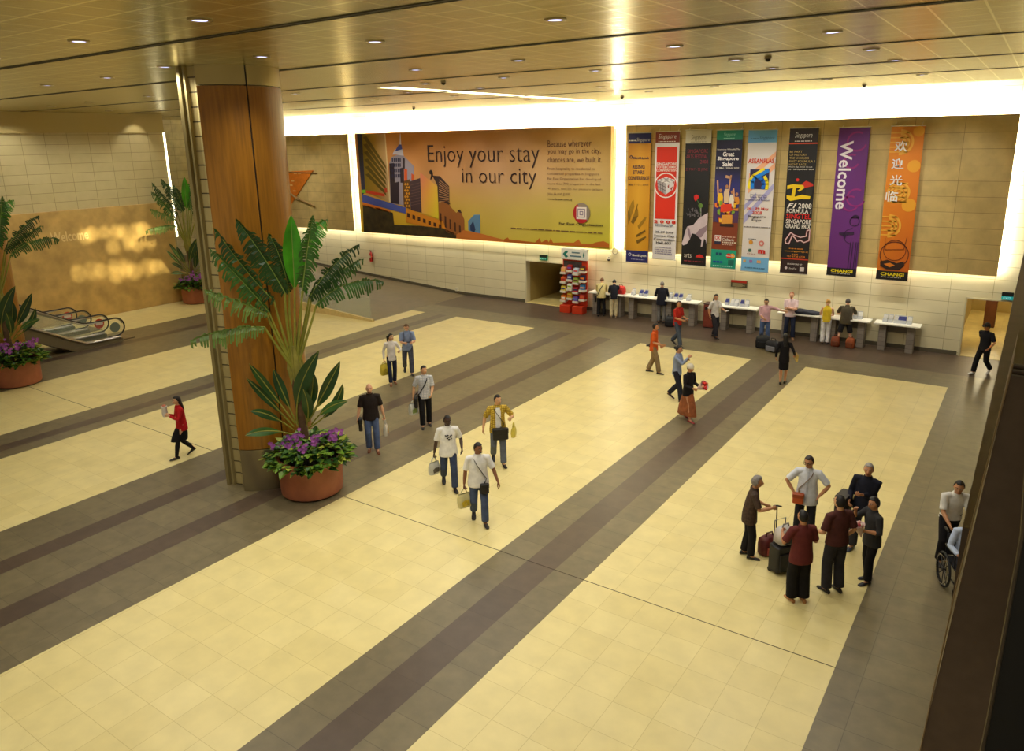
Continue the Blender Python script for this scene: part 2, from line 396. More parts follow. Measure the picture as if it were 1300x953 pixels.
# ------------------------------------------------------------------ downlights and added wall spots
LPOS = [(-9.0,6.2),(-12.0,6.2),(-15.2,6.3),(-17.6,9.6),(-20.6,9.7),(-24.2,9.9),(-30.3,14.3),(-34.0,14.5),(-27.0,14.0),(-32.7,17.7),(-23.1,13.8),(-14.6,9.15),(-11.8,9.3),
        (-5.6,9.2),(-8.9,9.2),(-11.6,13.2),(-8.9,13.2),(-14.1,16.4),(-11.5,16.4),(-8.9,16.4),(-14.2,19.0),(-17.2,21.5),(-16.9,18.8),(-19.5,16.5),(-11.5,21.5),(-17.0,25.8),
        (-3.0,13.2),(-5.6,13.2),(-5.6,16.4),(-3.0,16.4),(-3.0,19.1),(-5.6,19.0),(-3.1,24.3),(-5.5,24.0),(-8.9,24.2),(-11.5,25.0),(-20.5,21.0),(-23.5,17.5),(-26.5,18.5),(-29.5,19.0),
        (-6.0,3.6),(-9.0,3.6),(-12.0,3.6),(-3.0,6.2),(-3.0,9.2),(-18.0,4.5),(-6.0,6.2)]
LENS = mat((196,202,255), .4, emis=3.2, name='downlight_lens'); RIM = mat((168,150,98), .35, .7)
t0 = None
def spot(loc, power, size=140, blend=.7, col=(1.0, .955, .85), radius=.1, aim=None):
    L = bpy.data.lights.new('spot_beam', 'SPOT'); L.energy = power; L.spot_size = radians(size); L.spot_blend = blend; L.color = col; L.shadow_soft_size = radius
    o = bpy.data.objects.new('spot_beam', L); COL.objects.link(o); o.location = loc
    if aim is not None: o.rotation_euler = (V(aim)-V(loc)).to_track_quat('-Z', 'Y').to_euler()
    return o
for x, y in LPOS:
    if t0 is None:
        t0 = thing('downlight', 'small round recessed downlight glowing bluish white in the gold ceiling', 'ceiling light', (x, y, CEIL), 0, 'recessed ceiling downlights')
        q = MB(); q.lathe([(.105,-.001),(.15,-.001),(.15,-.014),(.105,-.02),(.1,-.004)], n=20); q.build('trim_ring', RIM, t0, True)
        q = MB(); q.cyl((0,0), .104, -.01, -.003, 18); q.build('lens', LENS, t0)
        t = t0
    else:
        t = copy_tree(t0); t.location = (x, y, CEIL)
    spot((x, y, CEIL-.05), 218 if x > -20 else 165)
spot((XLW+1.0, 20.2, 9.0), 60, 70, .6, aim=(XLW, 20.0, 7.4))
rw = random.Random(6)
for row, (zz, ya, yb, n) in enumerate(((3.75, 17.0, 19.9, 7), (3.15, 18.3, 20.0, 4), (2.15, 16.6, 18.6, 5), (1.85, 18.2, 20.6, 6))):
    for i in range(n):
        yy = ya+(yb-ya)*i/(n-1)+rw.uniform(-.1, .1)
        spot((-23.4, yy-1.0, 8.95), rw.uniform(4500, 7500), rw.uniform(3.0, 4.4), 1.0, aim=(XLW+.2, yy, zz+rw.uniform(-.08, .08)), radius=.03, col=(1, .88, .55))  # narrow spots without fixtures, aimed to throw bright patches on the stone wall
for i, x in enumerate((-2.6, -5.0, -7.4, -9.8, -12.2, -14.6, -17.2, -19.8, -22.4, -25.0, -27.6, -32.0, -35.0)):
    spot((x, 24.6, CEIL-.04), 640, 62, .8, aim=(x, YP, 4.6), radius=.12)  # wall washers without fixtures, added to brighten the far panels
for y in (8.0, 11.0, 14.0, 17.0, 20.0):
    spot((-30.8, y, CEIL-.04), 260, 80, .8, aim=(XLW, y, 4.2), radius=.12)  # more fixtureless spots, added to lift the left wall
sm = [(-4.9,16.3),(-5.1,27.3),(-13.4,26.8),(-23.7,26.7),(-13.3,16.2)]
t0 = None
for x, y in sm:
    if t0 is None:
        t0 = thing('ceiling_camera', 'small dark dome camera under the gold ceiling', 'security camera', (x, y, CEIL), 0, 'dome cameras on the ceiling')
        q = MB(); q.cyl((0,0), .07, -.04, -.001, 16); q.build('mount', mat((120,104,66), .5), t0)
        q = MB(); q.ball((0,0,-.05), (.055,.055,.05), 14, 8); q.build('dome', mat((40,34,28), .2), t0, True)
    else:
        t = copy_tree(t0); t.location = (x, y, CEIL)
for x, y, pw in ((( OA0+OA1)/2, YW+2.6, 70), ((OB0+OB1)/2, YW+3.5, 120), ((OB0+OB1)/2, YW+6.8, 90)):
    L = bpy.data.lights.new('passage_light', 'POINT'); L.energy = pw; L.color = (1,.86,.55); L.shadow_soft_size = .2
    o = bpy.data.objects.new('passage_light', L); COL.objects.link(o); o.location = (x, y, 2.2)
wd = bpy.data.worlds.new('world'); SC.world = wd; wd.use_nodes = True
wd.node_tree.nodes['Background'].inputs[0].default_value = (1, .86, .6, 1); wd.node_tree.nodes['Background'].inputs[1].default_value = .36

# ------------------------------------------------------------------ columns
WOOD = mat((146,97,24), .32, noise=.22, nscale=3.0, stretch=(6, 6, .35), name='orange_wood')
CREAMM = bpy.data.materials.new('cream_metal_planks'); CREAMM.use_nodes = True
def _cm():
    nt = CREAMM.node_tree; L = nt.links.new; b = nt.nodes['Principled BSDF']
    tc = nt.nodes.new('ShaderNodeTexCoord'); s_ = nt.nodes.new('ShaderNodeSeparateXYZ'); L(tc.outputs['Object'], s_.inputs[0])
    d = nt.nodes.new('ShaderNodeMath'); d.operation = 'DIVIDE'; d.inputs[1].default_value = .285; L(s_.outputs['Z'], d.inputs[0])
    f = nt.nodes.new('ShaderNodeMath'); f.operation = 'FRACT'; L(d.outputs[0], f.inputs[0])
    g = nt.nodes.new('ShaderNodeMath'); g.operation = 'LESS_THAN'; g.inputs[1].default_value = .09; L(f.outputs[0], g.inputs[0])
    mx = nt.nodes.new('ShaderNodeMix'); mx.data_type = 'RGBA'; L(g.outputs[0], mx.inputs[0])
    mx.inputs[6].default_value = lin((172,156,104)); mx.inputs[7].default_value = lin((60,50,28)); L(mx.outputs[2], b.inputs['Base Color']); b.inputs['Roughness'].default_value = .45
_cm()
def arc(r_, a0, a1, n): return [(r_*cos(radians(a0+(a1-a0)*k/n)), r_*sin(radians(a0+(a1-a0)*k/n))) for k in range(n+1)]
def column(cx, cy, label):
    t = thing('clad_column', label, 'column', (cx, cy, 0))
    def prism(pl_, z0, z1): q = MB(); q.loft([[(x, y, z0) for x, y in pl_], [(x, y, z1) for x, y in pl_]]); return q
    A0, A1 = -67, 205
    aj = degrees_joint = -15.5
    for a0, a1 in ((A0, aj-.9), (aj+.9, A1)):
        sh = arc(1.085, a0, a1, 30)+list(reversed(arc(1.0, a0, a1, 30)))
        prism(sh, 1.0, 8.66).build('wood_cladding', WOOD, t, True)
        sb = arc(1.08, a0, a1, 30)+list(reversed(arc(1.0, a0, a1, 30)))
        prism(sb, 0, .985).build('steel_base', mat((150,138,106), .25, .7, noise=.06, nscale=2), t, True)
        prism(sb, 8.68, CEIL).build('capital_collar', mat((176,160,112), .3, .5), t, True)
    ja = arc(1.06, aj-.9, aj+.9, 2)+list(reversed(arc(1.0, aj-.9, aj+.9, 2)))
    prism(ja, 0, CEIL).build('dark_joint', BLACK, t)
    core = arc(.99, A0+1, A1-1, 30)+[(-.78,-.35),(-.36,-.9),(.0,-.86),(.1,-.82),(.34,-.86)]
    prism(core, 0, CEIL).build('metal_core', CREAMM, t)
    fl_ = [(-.36,-.86),(-.2,-1.0),(-.12,-.985),(-.12,-.80),(-.30,-.72)]
    prism(fl_, 0, CEIL).build('metal_flange', mat((132,118,76), .75, 0.0, spec=.2), t)
    fl2 = [(-.1,-.80),(-.1,-.93),(-.03,-.93),(-.03,-.80)]
    prism(fl2, 0, CEIL).build('metal_rib', mat((146,132,88), .75, 0.0, spec=.2), t)
    return t
column(-14.33, 10.33, 'round orange wood column with cream metal groove beside the largest potted palm')
column(-28.95, 10.30, 'orange wood column at the left edge behind the planter with escalators beyond')
# ------------------------------------------------------------------ THE BILLBOARD
YB_ = 29.06
def grad_mat(name, stops, axis='X', lo=0, hi=1, rough=.55, stops2=None):
    """printed gradient: colour ramp along an axis, optionally blended with a second ramp along Z"""
    mt = bpy.data.materials.new(name); mt.use_nodes = True; nt = mt.node_tree; L = nt.links.new; b = nt.nodes['Principled BSDF']
    tc = nt.nodes.new('ShaderNodeTexCoord'); s_ = nt.nodes.new('ShaderNodeSeparateXYZ'); L(tc.outputs['Generated'], s_.inputs[0])
    def ramp(ax, st):
        r_ = nt.nodes.new('ShaderNodeValToRGB'); L(s_.outputs[ax], r_.inputs[0])
        e = r_.color_ramp.elements
        while len(e) < len(st): e.new(.5)
        for q, (p_, c_) in zip(e, st): q.position = p_; q.color = lin(c_)
        return r_
    a = ramp(axis, stops)
    if stops2:
        z = ramp('Z', stops2); mx = nt.nodes.new('ShaderNodeMix'); mx.data_type = 'RGBA'; mx.inputs[0].default_value = .5
        L(a.outputs[0], mx.inputs[6]); L(z.outputs[0], mx.inputs[7]); L(mx.outputs[2], b.inputs['Base Color'])
    else: L(a.outputs[0], b.inputs['Base Color'])
    b.inputs['Roughness'].default_value = rough
    return mt
BX0, BX1 = -29.97, -15.0
bill = thing('billboard', 'huge orange and yellow city skyline billboard reading Enjoy your stay in our city', 'billboard', (-22.5, YB_, PZ0))
LOC = V(bill.location)
def bpart(mb, name, mt, parent=bill): return mb.build(name, mt, parent, off=LOC)
q = MB(); q.box(BX0, BX1, YB_, YB_+.26, PZ0, PZ1)
bpart(q, 'printed_sky', grad_mat('sunset_print', [(0,(226,134,18)),(.3,(214,132,34)),(.62,(196,146,98)),(1,(176,152,60))], 'X', stops2=[(0,(206,204,10)),(.28,(192,186,70)),(.55,(190,156,116)),(1,(178,118,64))]))
glow(BX0, BX1).build('light_tube', GLOW, bill, off=LOC)
def A_(x, y): return (450+x/6.574, 165+y/6.574)
def C_(x, y): return (440+x/3.611, 120+y/3.611)
def D_(x, y): return (640+x/6.35, 165+y/6.35)
_lay = [0]
def art(parts, name, mt, conv=A_, lay=1):
    q = MB()
    for pp in parts:
        P = [WL(*conv(x, y), YB_-.006*lay) for x, y in pp]
        P = [V((min(max(v.x, BX0+.01), BX1-.01), v.y, min(max(v.z, PZ0+.01), PZ1-.01))) for v in P]
        q.poly(P)
    return bpart(q, name, mt)
def flat(c, **k): return mat(c, .55, **k)
art([[(20,30),(62,34),(90,520),(62,545)]], 'dark_tower', flat((50,48,70)))
art([[(62,34),(252,30),(292,600),(90,520)]], 'glass_facade', grad_mat('facade_print', [(0,(132,110,14)),(.5,(168,128,40)),(1,(196,160,110))], 'X'), lay=1)
stripes = [[(70+i*4,60+i*62),(100+i*4,50+i*62),(258,290+i*44),(268,330+i*44)] for i in range(6)]
art(stripes, 'facade_stripes', flat((96,78,14)), lay=2)
art([[(250,30),(258,30),(300,600),(290,600)]], 'facade_edge', flat((226,206,150)), lay=2)
art([[(60,500),(92,497),(92,528),(62,525)]], 'green_sign', flat((120,190,30)), lay=3)
art([[(96,502),(250,532),(252,556),(98,526)]], 'red_sign', flat((206,60,30)), lay=3)
art([[(248,486),(268,482),(274,520),(254,524)]], 'red_emblem', flat((196,62,36)), lay=3)
art([[(62,535),(428,648),(428,698),(66,600)]], 'blue_bridge', flat((72,84,160)), lay=5)
art([[(66,600),(300,672),(300,690),(68,628)]], 'orange_soffit', flat((220,116,30)), lay=4)
art([[(68,625),(200,650),(320,690),(330,790),(560,800),(740,820),(860,870),(860,905),(78,855)]], 'tree_line', mat((58,46,18), .6, noise=.5, nscale=3), lay=4)
art([[(290,280),(310,225),(350,210),(392,205),(410,215),(495,300),(500,440),(470,640),(300,610)]], 'clock_tower', flat((150,140,150)), lay=2)
art([[(290,280),(330,275),(345,610),(306,610)], [(402,225),(420,240),(420,330),(402,310)], [(380,320),(412,310),(414,440),(384,440)], [(330,440),(372,430),(374,620),(336,612)]], 'tower_dark_face', flat((50,36,44)), lay=3)
art([[(415,320),(440,330),(440,440),(416,440)], [(475,360),(498,375),(498,425),(475,420)]], 'tower_red_face', flat((206,84,26)), lay=3)
art([[(316,205),(338,160),(402,160),(410,215),(350,205)]], 'tower_crown', flat((196,190,200)), lay=3)
art([[(336,178),(372,118),(392,122),(398,160)]], 'tower_roof', flat((62,72,140)), lay=4)
art([[(380,30),(384,30),(390,122),(376,122)]], 'tower_spire', flat((230,220,220)), lay=4)
wins = [[(312+c*16,236+r*44),(321+c*16,233+r*44),(322+c*16,262+r*44),(313+c*16,265+r*44)] for c in range(5) for r in range(4)]
art(wins, 'tower_windows', flat((44,40,70)), lay=5)
art([[(400,430),(462,410),(466,660),(412,640)]], 'lattice_block', flat((96,62,24)), lay=3)
art([[(424+12*(r%2)+c*20,440+r*26),(434+12*(r%2)+c*20,452+r*26),(424+12*(r%2)+c*20,464+r*26),(414+12*(r%2)+c*20,452+r*26)] for r in range(8) for c in range(2)], 'lattice_pattern', flat((206,140,30)), lay=4)
art([[(460,430),(548,400),(562,690),(470,668)]], 'dark_block', flat((70,48,52)), lay=4)
art([[(462,460+i*24),(550,436+i*25),(550,440+i*25),(462,464+i*24)] for i in range(8)], 'dark_block_floors', flat((110,80,70)), lay=5)
art([[(548,355),(692,470),(702,742),(562,692)]], 'glowing_block', grad_mat('glow_print', [(0,(214,120,90)),(.4,(220,150,60)),(1,(226,206,40))], 'X', stops2=[(0,(214,196,40)),(.6,(224,160,70)),(1,(222,120,110))]), lay=5)
art([[(650,380),(712,384),(790,468),(792,600),(700,600),(690,460)]], 'striped_tower', flat((60,40,40)), lay=3)
art([[(706,412+i*20),(788,478+i*13),(788,482+i*13),(706,418+i*20)] for i in range(10)], 'striped_tower_floors', flat((190,140,90)), lay=4)
art([[(622,345),(638,330),(652,350),(656,375),(640,415),(632,410),(640,372),(626,368)]], 'tower_finial', flat((36,24,26)), lay=4)
art([[(430,650),(560,700),(740,762),(760,820),(560,800),(430,770)]], 'lit_arcade', flat((206,128,24)), lay=5)
art([[(440+i*44,690+i*16),(462+i*44,698+i*16),(462+i*44,734+i*15),(440+i*44,726+i*15)] for i in range(7)], 'arcade_openings', flat((66,34,16)), lay=6)
art([[(702,610),(770,585),(800,640),(850,690),(880,665),(916,745),(918,865),(850,880),(780,855),(706,790)]], 'old_building', flat((150,90,40)), lay=4)
art([[(712+i*40,690+i*26),(726+i*40,696+i*26),(728+i*40,800+i*16),(714+i*40,794+i*16)] for i in range(5)], 'old_building_bays', flat((70,38,22)), lay=5)
art([[(745,600),(772,588),(800,610),(790,625)], [(858,672),(880,662),(896,690),(880,690)]], 'old_building_domes', flat((58,36,34)), lay=6)
art([[(948,760),(1000,706),(1048,706),(1050,860),(1010,862),(950,835)]], 'blue_tower', flat((90,130,164)), lay=4)
art([[(965,800),(990,760),(1010,830),(1000,855),(968,836)]], 'blue_tower_shade', flat((36,52,90)), lay=5)
art([[(850,872),(910,835),(1050,862),(1160,893),(1249,915),(1249,935),(850,908)]], 'low_roofs', flat((196,112,44)), lay=5)
art([[(0,880),(30,865),(40,880),(250,905),(285,870),(300,905),(345,880),(360,905),(375,870),(395,908),(500,905),(560,908),(600,880),(620,915),(700,920),(740,905),(800,895),(845,915),(868,905),(868,952),(0,905)]], 'far_skyline', flat((176,92,20)), conv=D_, lay=5)
INK = mat((46,26,28), .6, name='dark_ink')
def btext(s, cx0, cy0, cx1, cy1, mt, bold=0.0, lay=7, name='lettering', conv=C_, rows=None):
    a, b = WL(*conv(cx0, cy0), YB_), WL(*conv(cx1, cy1), YB_)
    return bpart(text_mb(s, a.x, b.x, (a.z+b.z)/2, abs(a.z-b.z), YB_-.006*lay, 'fit', bold), name, mt)
btext('Enjoy your stay', 372, 232, 886, 336, INK, -.012)
btext('in our city', 530, 338, 872, 434, INK, -.012)
INK2 = mat((92,58,44), .6)
for i, s_ in enumerate(('Because wherever', 'you may go in the city,', 'chances are, we built it.')):
    btext(s_, 924, 210+i*38, (1124, 1167, 1172)[i], 238+i*38, INK2, -.004)
for i, s_ in enumerate(('From hospitality to residential to', 'commercial properties in Singapore', 'Far East Organization has developed', 'more than 700 properties in the last', '40 years. And it\u2019s our pleasure to have', 'you as our guest.')):
    btext(s_, 924, 333+i*23, (1140, 1160, 1168, 1166, 1175, 1030)[i], 350+i*23.2, INK2, -.006)
btext('www.fareast.com.sg', 924, 473, 1036, 488, INK, .006)
btext('Far East Organization', 976, 584, 1176, 608, INK, .02)
lg = WL(*C_(1079, 543), YB_)
def disc(cx, cz, rx, rz, lay, a0=0, a1=360, n=28):
    q = MB(); pts = [(cx+rx*cos(radians(a0+(a1-a0)*k/n)), YB_-.006*lay, cz+rz*sin(radians(a0+(a1-a0)*k/n))) for k in range(n)]; q.poly(pts); return q
bpart(disc(lg.x, lg.z, .42, .44, 6), 'emblem_grey', flat((134,120,106)))
bpart(disc(lg.x, lg.z, .42, .44, 7, 120, 320), 'emblem_red', flat((168,22,30)))
q = MB(); q.quad((lg.x-.25,YB_-.05,lg.z-.26),(lg.x+.25,YB_-.05,lg.z-.26),(lg.x+.25,YB_-.05,lg.z+.26),(lg.x-.25,YB_-.05,lg.z+.26)); bpart(q, 'emblem_square', flat((226,214,206)))
q = MB()
for hw in (.19, .09):
    for (xa, xb, za, zb) in ((-hw,hw,hw-.035,hw),(-hw,hw,-hw,-hw+.035),(-hw,-hw+.035,-hw,hw),(hw-.035,hw,-hw,hw)):
        q.quad((lg.x+xa,YB_-.056,lg.z+za),(lg.x+xb,YB_-.056,lg.z+za),(lg.x+xb,YB_-.056,lg.z+zb),(lg.x+xa,YB_-.056,lg.z+zb))
bpart(q, 'emblem_maze', flat((120,104,130)))
# little line of small print left of the name: unreadable in the photo, drawn as fine rules
q = MB(); a, b = WL(*C_(755, 610), YB_), WL(*C_(1174, 629), YB_)
x = a.x; zs = b.z-.06
random.seed(5)
while x < b.x-.1:
    wv = random.uniform(.08, .4); q.quad((x,YB_-.04,zs-.02),(min(x+wv,b.x),YB_-.04,zs-.02),(min(x+wv,b.x),YB_-.04,zs+.02),(x,YB_-.04,zs+.02)); x += wv+.05
bpart(q, 'small_print', INK2)

# ------------------------------------------------------------------ THE EIGHT BANNERS
YN = 28.95
class Ban:
    def __init__(s, corners, label):
        tl, tr, br, bl = [WL(x, y, YN) for x, y in corners]
        s.x0 = (tl.x+bl.x)/2; s.x1 = (tr.x+br.x)/2; s.z1 = (tl.z+tr.z)/2; s.z0 = (bl.z+br.z)/2
        s.w = s.x1-s.x0; s.h = s.z1-s.z0
        s.t = thing('hanging_banner', label, 'banner', ((s.x0+s.x1)/2, YN, s.z0), 0, 'banners hanging in a row on the tan panel')
        s.loc = V(s.t.location)
        q = MB(); q.tube([(s.x0-.02,YN+.006,s.z0-.005),(s.x1+.02,YN+.006,s.z0-.005)], .018, 8); q.build('bottom_rod', STEEL, s.t, off=s.loc)
        q = MB(); q.tube([(s.x0-.02,YN+.006,s.z1+.01),(s.x1+.02,YN+.006,s.z1+.01)], .02, 8)
        for xx in (s.x0+.1, s.x1-.1): q.tube([(xx,YN+.01,s.z1),(xx,YP-.005,s.z1+.14)], .006, 5)
        q.build('hanging_rod', STEEL, s.t, off=s.loc)
    def X(s, u): return s.x0+u*s.w
    def Z(s, v): return s.z1-v*s.h
    def P(s, u, v, lay): return V((s.X(u), YN-.006*lay, s.Z(v)))
    def cloth(s, mt):
        q = MB(); q.box(s.x0, s.x1, YN, YN+.012, s.z0, s.z1)
        return q.build('cloth', mt, s.t, off=s.loc)
    def polys(s, name, c, pts, lay=2):
        q = MB()
        for pp in pts: q.poly([s.P(u, v, lay) for u, v in pp])
        return q.build(name, c if not isinstance(c, tuple) else flat(c), s.t, off=s.loc)
    def rect(s, name, c, u0, u1, v0, v1, lay=1): return s.polys(name, c, [[(u0,v1),(u1,v1),(u1,v0),(u0,v0)]], lay)
    def ell(s, name, c, u, v, ru, lay=3, n=22, k=1.0, a0=0, a1=360):
        return s.polys(name, c, [[(u+ru*cos(radians(a0+(a1-a0)*i/n)), v+ru*k*s.w/s.h*sin(radians(a0+(a1-a0)*i/n))) for i in range(n)]], lay)
    def ring(s, name, c, u, v, r0, r1, lay=3, n=28, a0=0, a1=360):
        pts = []
        for i in range(n):
            a, b = radians(a0+(a1-a0)*i/n), radians(a0+(a1-a0)*(i+1)/n); k = s.w/s.h
            pts.append([(u+r0*cos(a),v+r0*k*sin(a)),(u+r1*cos(a),v+r1*k*sin(a)),(u+r1*cos(b),v+r1*k*sin(b)),(u+r0*cos(b),v+r0*k*sin(b))])
        return s.polys(name, c, pts, lay)
    def line(s, name, c, pts, w, lay=3, closed=False):
        q = MB(); P = [s.P(u, v, lay) for u, v in pts]
        if closed: P.append(P[0])
        for a, b in zip(P, P[1:]):
            d = (b-a).normalized(); n = V((-d.z, 0, d.x))*w*s.w/2; q.quad(a-n-d*w*.2, b-n+d*w*.2, b+n+d*w*.2, a+n-d*w*.2)
        return q.build(name, c if not isinstance(c, tuple) else flat(c), s.t, off=s.loc)
    def txt(s, body, c, u0, u1, v, hv, bold=0.0, align='fit', lay=5, shear=0.0, name='lettering', spacing=1.0):
        return text_mb(body, s.X(u0), s.X(u1), s.Z(v), hv*s.h, YN-.006*lay, align, bold, shear=shear, spacing=spacing).build(name, c if not isinstance(c, tuple) else flat(c), s.t, off=s.loc)
    def fine(s, c, u0, u1, v, hv=.006, seed=1, lay=4, gap=.025):
        rr = random.Random(seed); q = MB(); u = u0
        while u < u1-.03:
            d = rr.uniform(.03, .14); e = min(u+d, u1); q.poly([s.P(u,v+hv/2,lay), s.P(e,v+hv/2,lay), s.P(e,v-hv/2,lay), s.P(u,v-hv/2,lay)]); u = e+gap
        return q.build('small_print', c if not isinstance(c, tuple) else flat(c), s.t, off=s.loc)
def z1(x, y): return (780+x/4.33, 130+y/4.33)
def z2(x, y): return (980+x/3.8125, 130+y/3.8125)
WHT = (226,220,208)
# 1 gold
b = Ban([z1(75,170), z1(202,167), z1(186,883), z1(65,875)], 'gold banner with navy ends reading Rising Stars Conference, leftmost of the row')
b.cloth(grad_mat('gold_print', [(0,(176,118,14)),(.5,(214,160,44)),(1,(186,122,10))], 'X', stops2=[(0,(206,146,20)),(.5,(206,150,36)),(1,(190,120,6))]))
b.rect('header', (30,32,92), 0, 1, 0, .077); b.rect('footer', (30,32,98), 0, 1, .905, 1)
b.txt('Singapore', WHT, .38, .95, .052, .035, -.01, shear=.25); b.fine(WHT, .06, .34, .055, .008)
b.txt('Merrill Lynch', (24,22,66), .25, .93, .188, .022, .03); b.ring('bull_emblem', (60,48,50), .15, .178, .03, .07)
for s_, v, u0, u1 in (('RISING', .252, .23, .76), ('STARS', .294, .25, .76), ('CONFERENCE', .338, .03, .97)): b.txt(s_, (38,32,60), u0, u1, v, .03, .01)
b.txt('May 11-21, 2008', (120,86,40), .06, .94, .39, .02, .01)
b.polys('crystal_bars', (152,112,20), [[(.08,.70),(.05,.60),(.22,.52),(.30,.505),(.34,.56),(.16,.66)],[(.2,.68),(.44,.56),(.5,.585),(.52,.63),(.3,.70)],[(.50,.71),(.8,.64),(.9,.635),(.84,.665),(.56,.735)],[(.36,.60),(.46,.535),(.5,.54),(.44,.585)]], 2)
b.polys('crystal_shade', (112,82,12), [[(.08,.70),(.05,.60),(.12,.57),(.16,.66)],[(.2,.68),(.3,.64),(.52,.63),(.3,.70)],[(.45,.78),(.85,.735),(.86,.75),(.46,.80)],[(.45,.825),(.88,.785),(.9,.797),(.5,.85)]], 3)
b.txt('Merrill Lynch', WHT, .30, .93, .945, .022, .03); b.fine((150,150,190), .25, .85, .975, .006); b.ring('bull_emblem', (170,170,200), .18, .938, .03, .07)
# 2 red
b = Ban([z1(228,163), z1(362,160), z1(333,865), z1(208,858)], 'red and white banner with a cube in a ring reading Convention')
b.cloth(flat((216,210,206))); b.rect('header', (122,42,24), 0, 1, 0, .082)
b.txt('Singapore', WHT, .13, .87, .038, .045, -.01, shear=.25); b.fine(WHT, .13, .84, .073, .005)
b.rect('red_panel', (206,40,14), .07, .92, .113, .675, 2)
for s_, v in (('SINGAPORE', .243), ('TOTE&COMIC', .268), ('CONVENTION', .293)): b.txt(s_, WHT, .08, .94, v, .019, .02)
b.ell('ring_back', (206,40,14), .5, .41, .47, 3); b.ring('ring', WHT, .5, .41, .45, .49, 4)
b.polys('cube_top', (220,214,210), [[(.12,.37),(.5,.345),(.88,.365),(.52,.395)]], 5)
b.polys('cube_left', (158,150,150), [[(.12,.37),(.52,.395),(.5,.482),(.18,.445)]], 5)
b.polys('cube_right', (206,200,198), [[(.52,.395),(.88,.365),(.82,.44),(.5,.482)]], 5)
b.line('cube_lines', (70,60,62), [(.25,.378),(.30,.457)], .02, 6); b.line('cube_lines', (70,60,62), [(.38,.387),(.4,.47)], .02, 6); b.line('cube_lines', (70,60,62), [(.14,.394),(.51,.424)], .02, 6); b.line('cube_lines', (70,60,62), [(.16,.42),(.51,.452)], .02, 6)
b.line('cube_lines', (110,100,100), [(.26,.36),(.66,.384)], .02, 6); b.line('cube_lines', (110,100,100), [(.38,.353),(.78,.374)], .02, 6); b.line('cube_lines', (110,100,100), [(.25,.379),(.62,.352)], .02, 6); b.line('cube_lines', (110,100,100), [(.38,.387),(.76,.359)], .02, 6)
b.polys('cube_marks', (150,30,14), [[(.58,.415),(.64,.40),(.64,.425),(.60,.43)],[(.70,.43),(.80,.415),(.74,.455)],[(.78,.385),(.85,.375),(.84,.40)]], 6)
for i, u in enumerate((.04, .30, .56, .80)): b.txt('2008'[i], (200,40,20), u, u+.17, .698, .026, .04)
b.fine((90,130,160), .08, .9, .722, .006, 3); b.fine((90,90,110), .08, .8, .733, .004, 4)
for s_, v, u0, u1 in (('28-29 June', .782, .10, .90), ('Suntec City', .812, .06, .94), ('Convention', .838, .04, .95), ('Hall 603', .866, .16, .80)): b.txt(s_, (44,38,44), u0, u1, v, .021, .02)
for i, v in enumerate((.905, .922, .94, .955)): b.fine((130,120,150), .1, .85, v, .006, 7+i)
# 3 black
b = Ban([z1(388,155), z1(533,152), z1(503,902), z1(372,890)], 'black banner with a stooping white figure and a red carnation')
b.cloth(flat((14,13,16))); b.rect('header', (206,200,178), 0, 1, 0, .092)
b.txt('Singapore', (60,56,50), .22, .80, .055, .045, -.01, shear=.25); b.fine((120,114,100), .2, .82, .082, .004)
for s_, v, u0, u1 in (('SINGAPORE', .148, .10, .90), ('ARTS FESTIVAL', .187, .06, .90), ('2008', .224, .62, .92)): b.txt(s_, (160,34,56), u0, u1, v, .026, -.015)
b.txt('23 MAY - 22 JUNE', (160,34,56), .06, .92, .282, .024, -.015)
b.polys('pale_figure', mat((196,178,182), .6, noise=.15, nscale=2), [[(1,.595),(.80,.62),(.62,.645),(.45,.69),(.2,.705),(.13,.74),(.06,.80),(.0,.835),(.06,.85),(.2,.84),(.33,.80),(.40,.755),(.55,.76),(.70,.785),(.80,.80),(.78,.855),(.84,.85),(.9,.79),(.96,.80),(1,.83)]], 2)
b.polys('figure_shade', mat((140,118,128), .6), [[(.55,.76),(.70,.72),(.9,.70),(1,.68),(1,.72),(.8,.78),(.70,.785)],[(.2,.705),(.3,.72),(.36,.77),(.33,.80),(.25,.76)]], 3)
rr = random.Random(3)
b.polys('feathers', (112,104,108), [[(c, d), (c+.12*cos(a), d+.025*sin(a)), (c+.10*cos(a+.3), d+.02*sin(a+.3)+.004)] for c, d, a in [(rr.uniform(.2,.6), rr.uniform(.575,.64), rr.uniform(-2.6,-.3)) for _ in range(30)]], 2)
b.polys('carnation', (190,24,22), [[(.42,.475),(.50,.462),(.60,.468),(.64,.485),(.56,.50),(.50,.515),(.44,.50)]], 4)
b.line('stem', (70,104,50), [(.56,.50),(.66,.54),(.72,.60)], .03, 4); b.ell('leaf', (100,136,60), .70, .545, .09, 4); b.line('thread', (196,186,184), [(.72,.56),(.74,.64)], .02, 3)
b.txt('arts', WHT, .13, .42, .925, .03, -.01); b.polys('red_fan', (196,34,28), [[(.58,.935),(.66,.915),(.76,.91),(.86,.917),(.94,.937)]], 3); b.fine((150,50,60), .12, .9, .967, .006, 2)
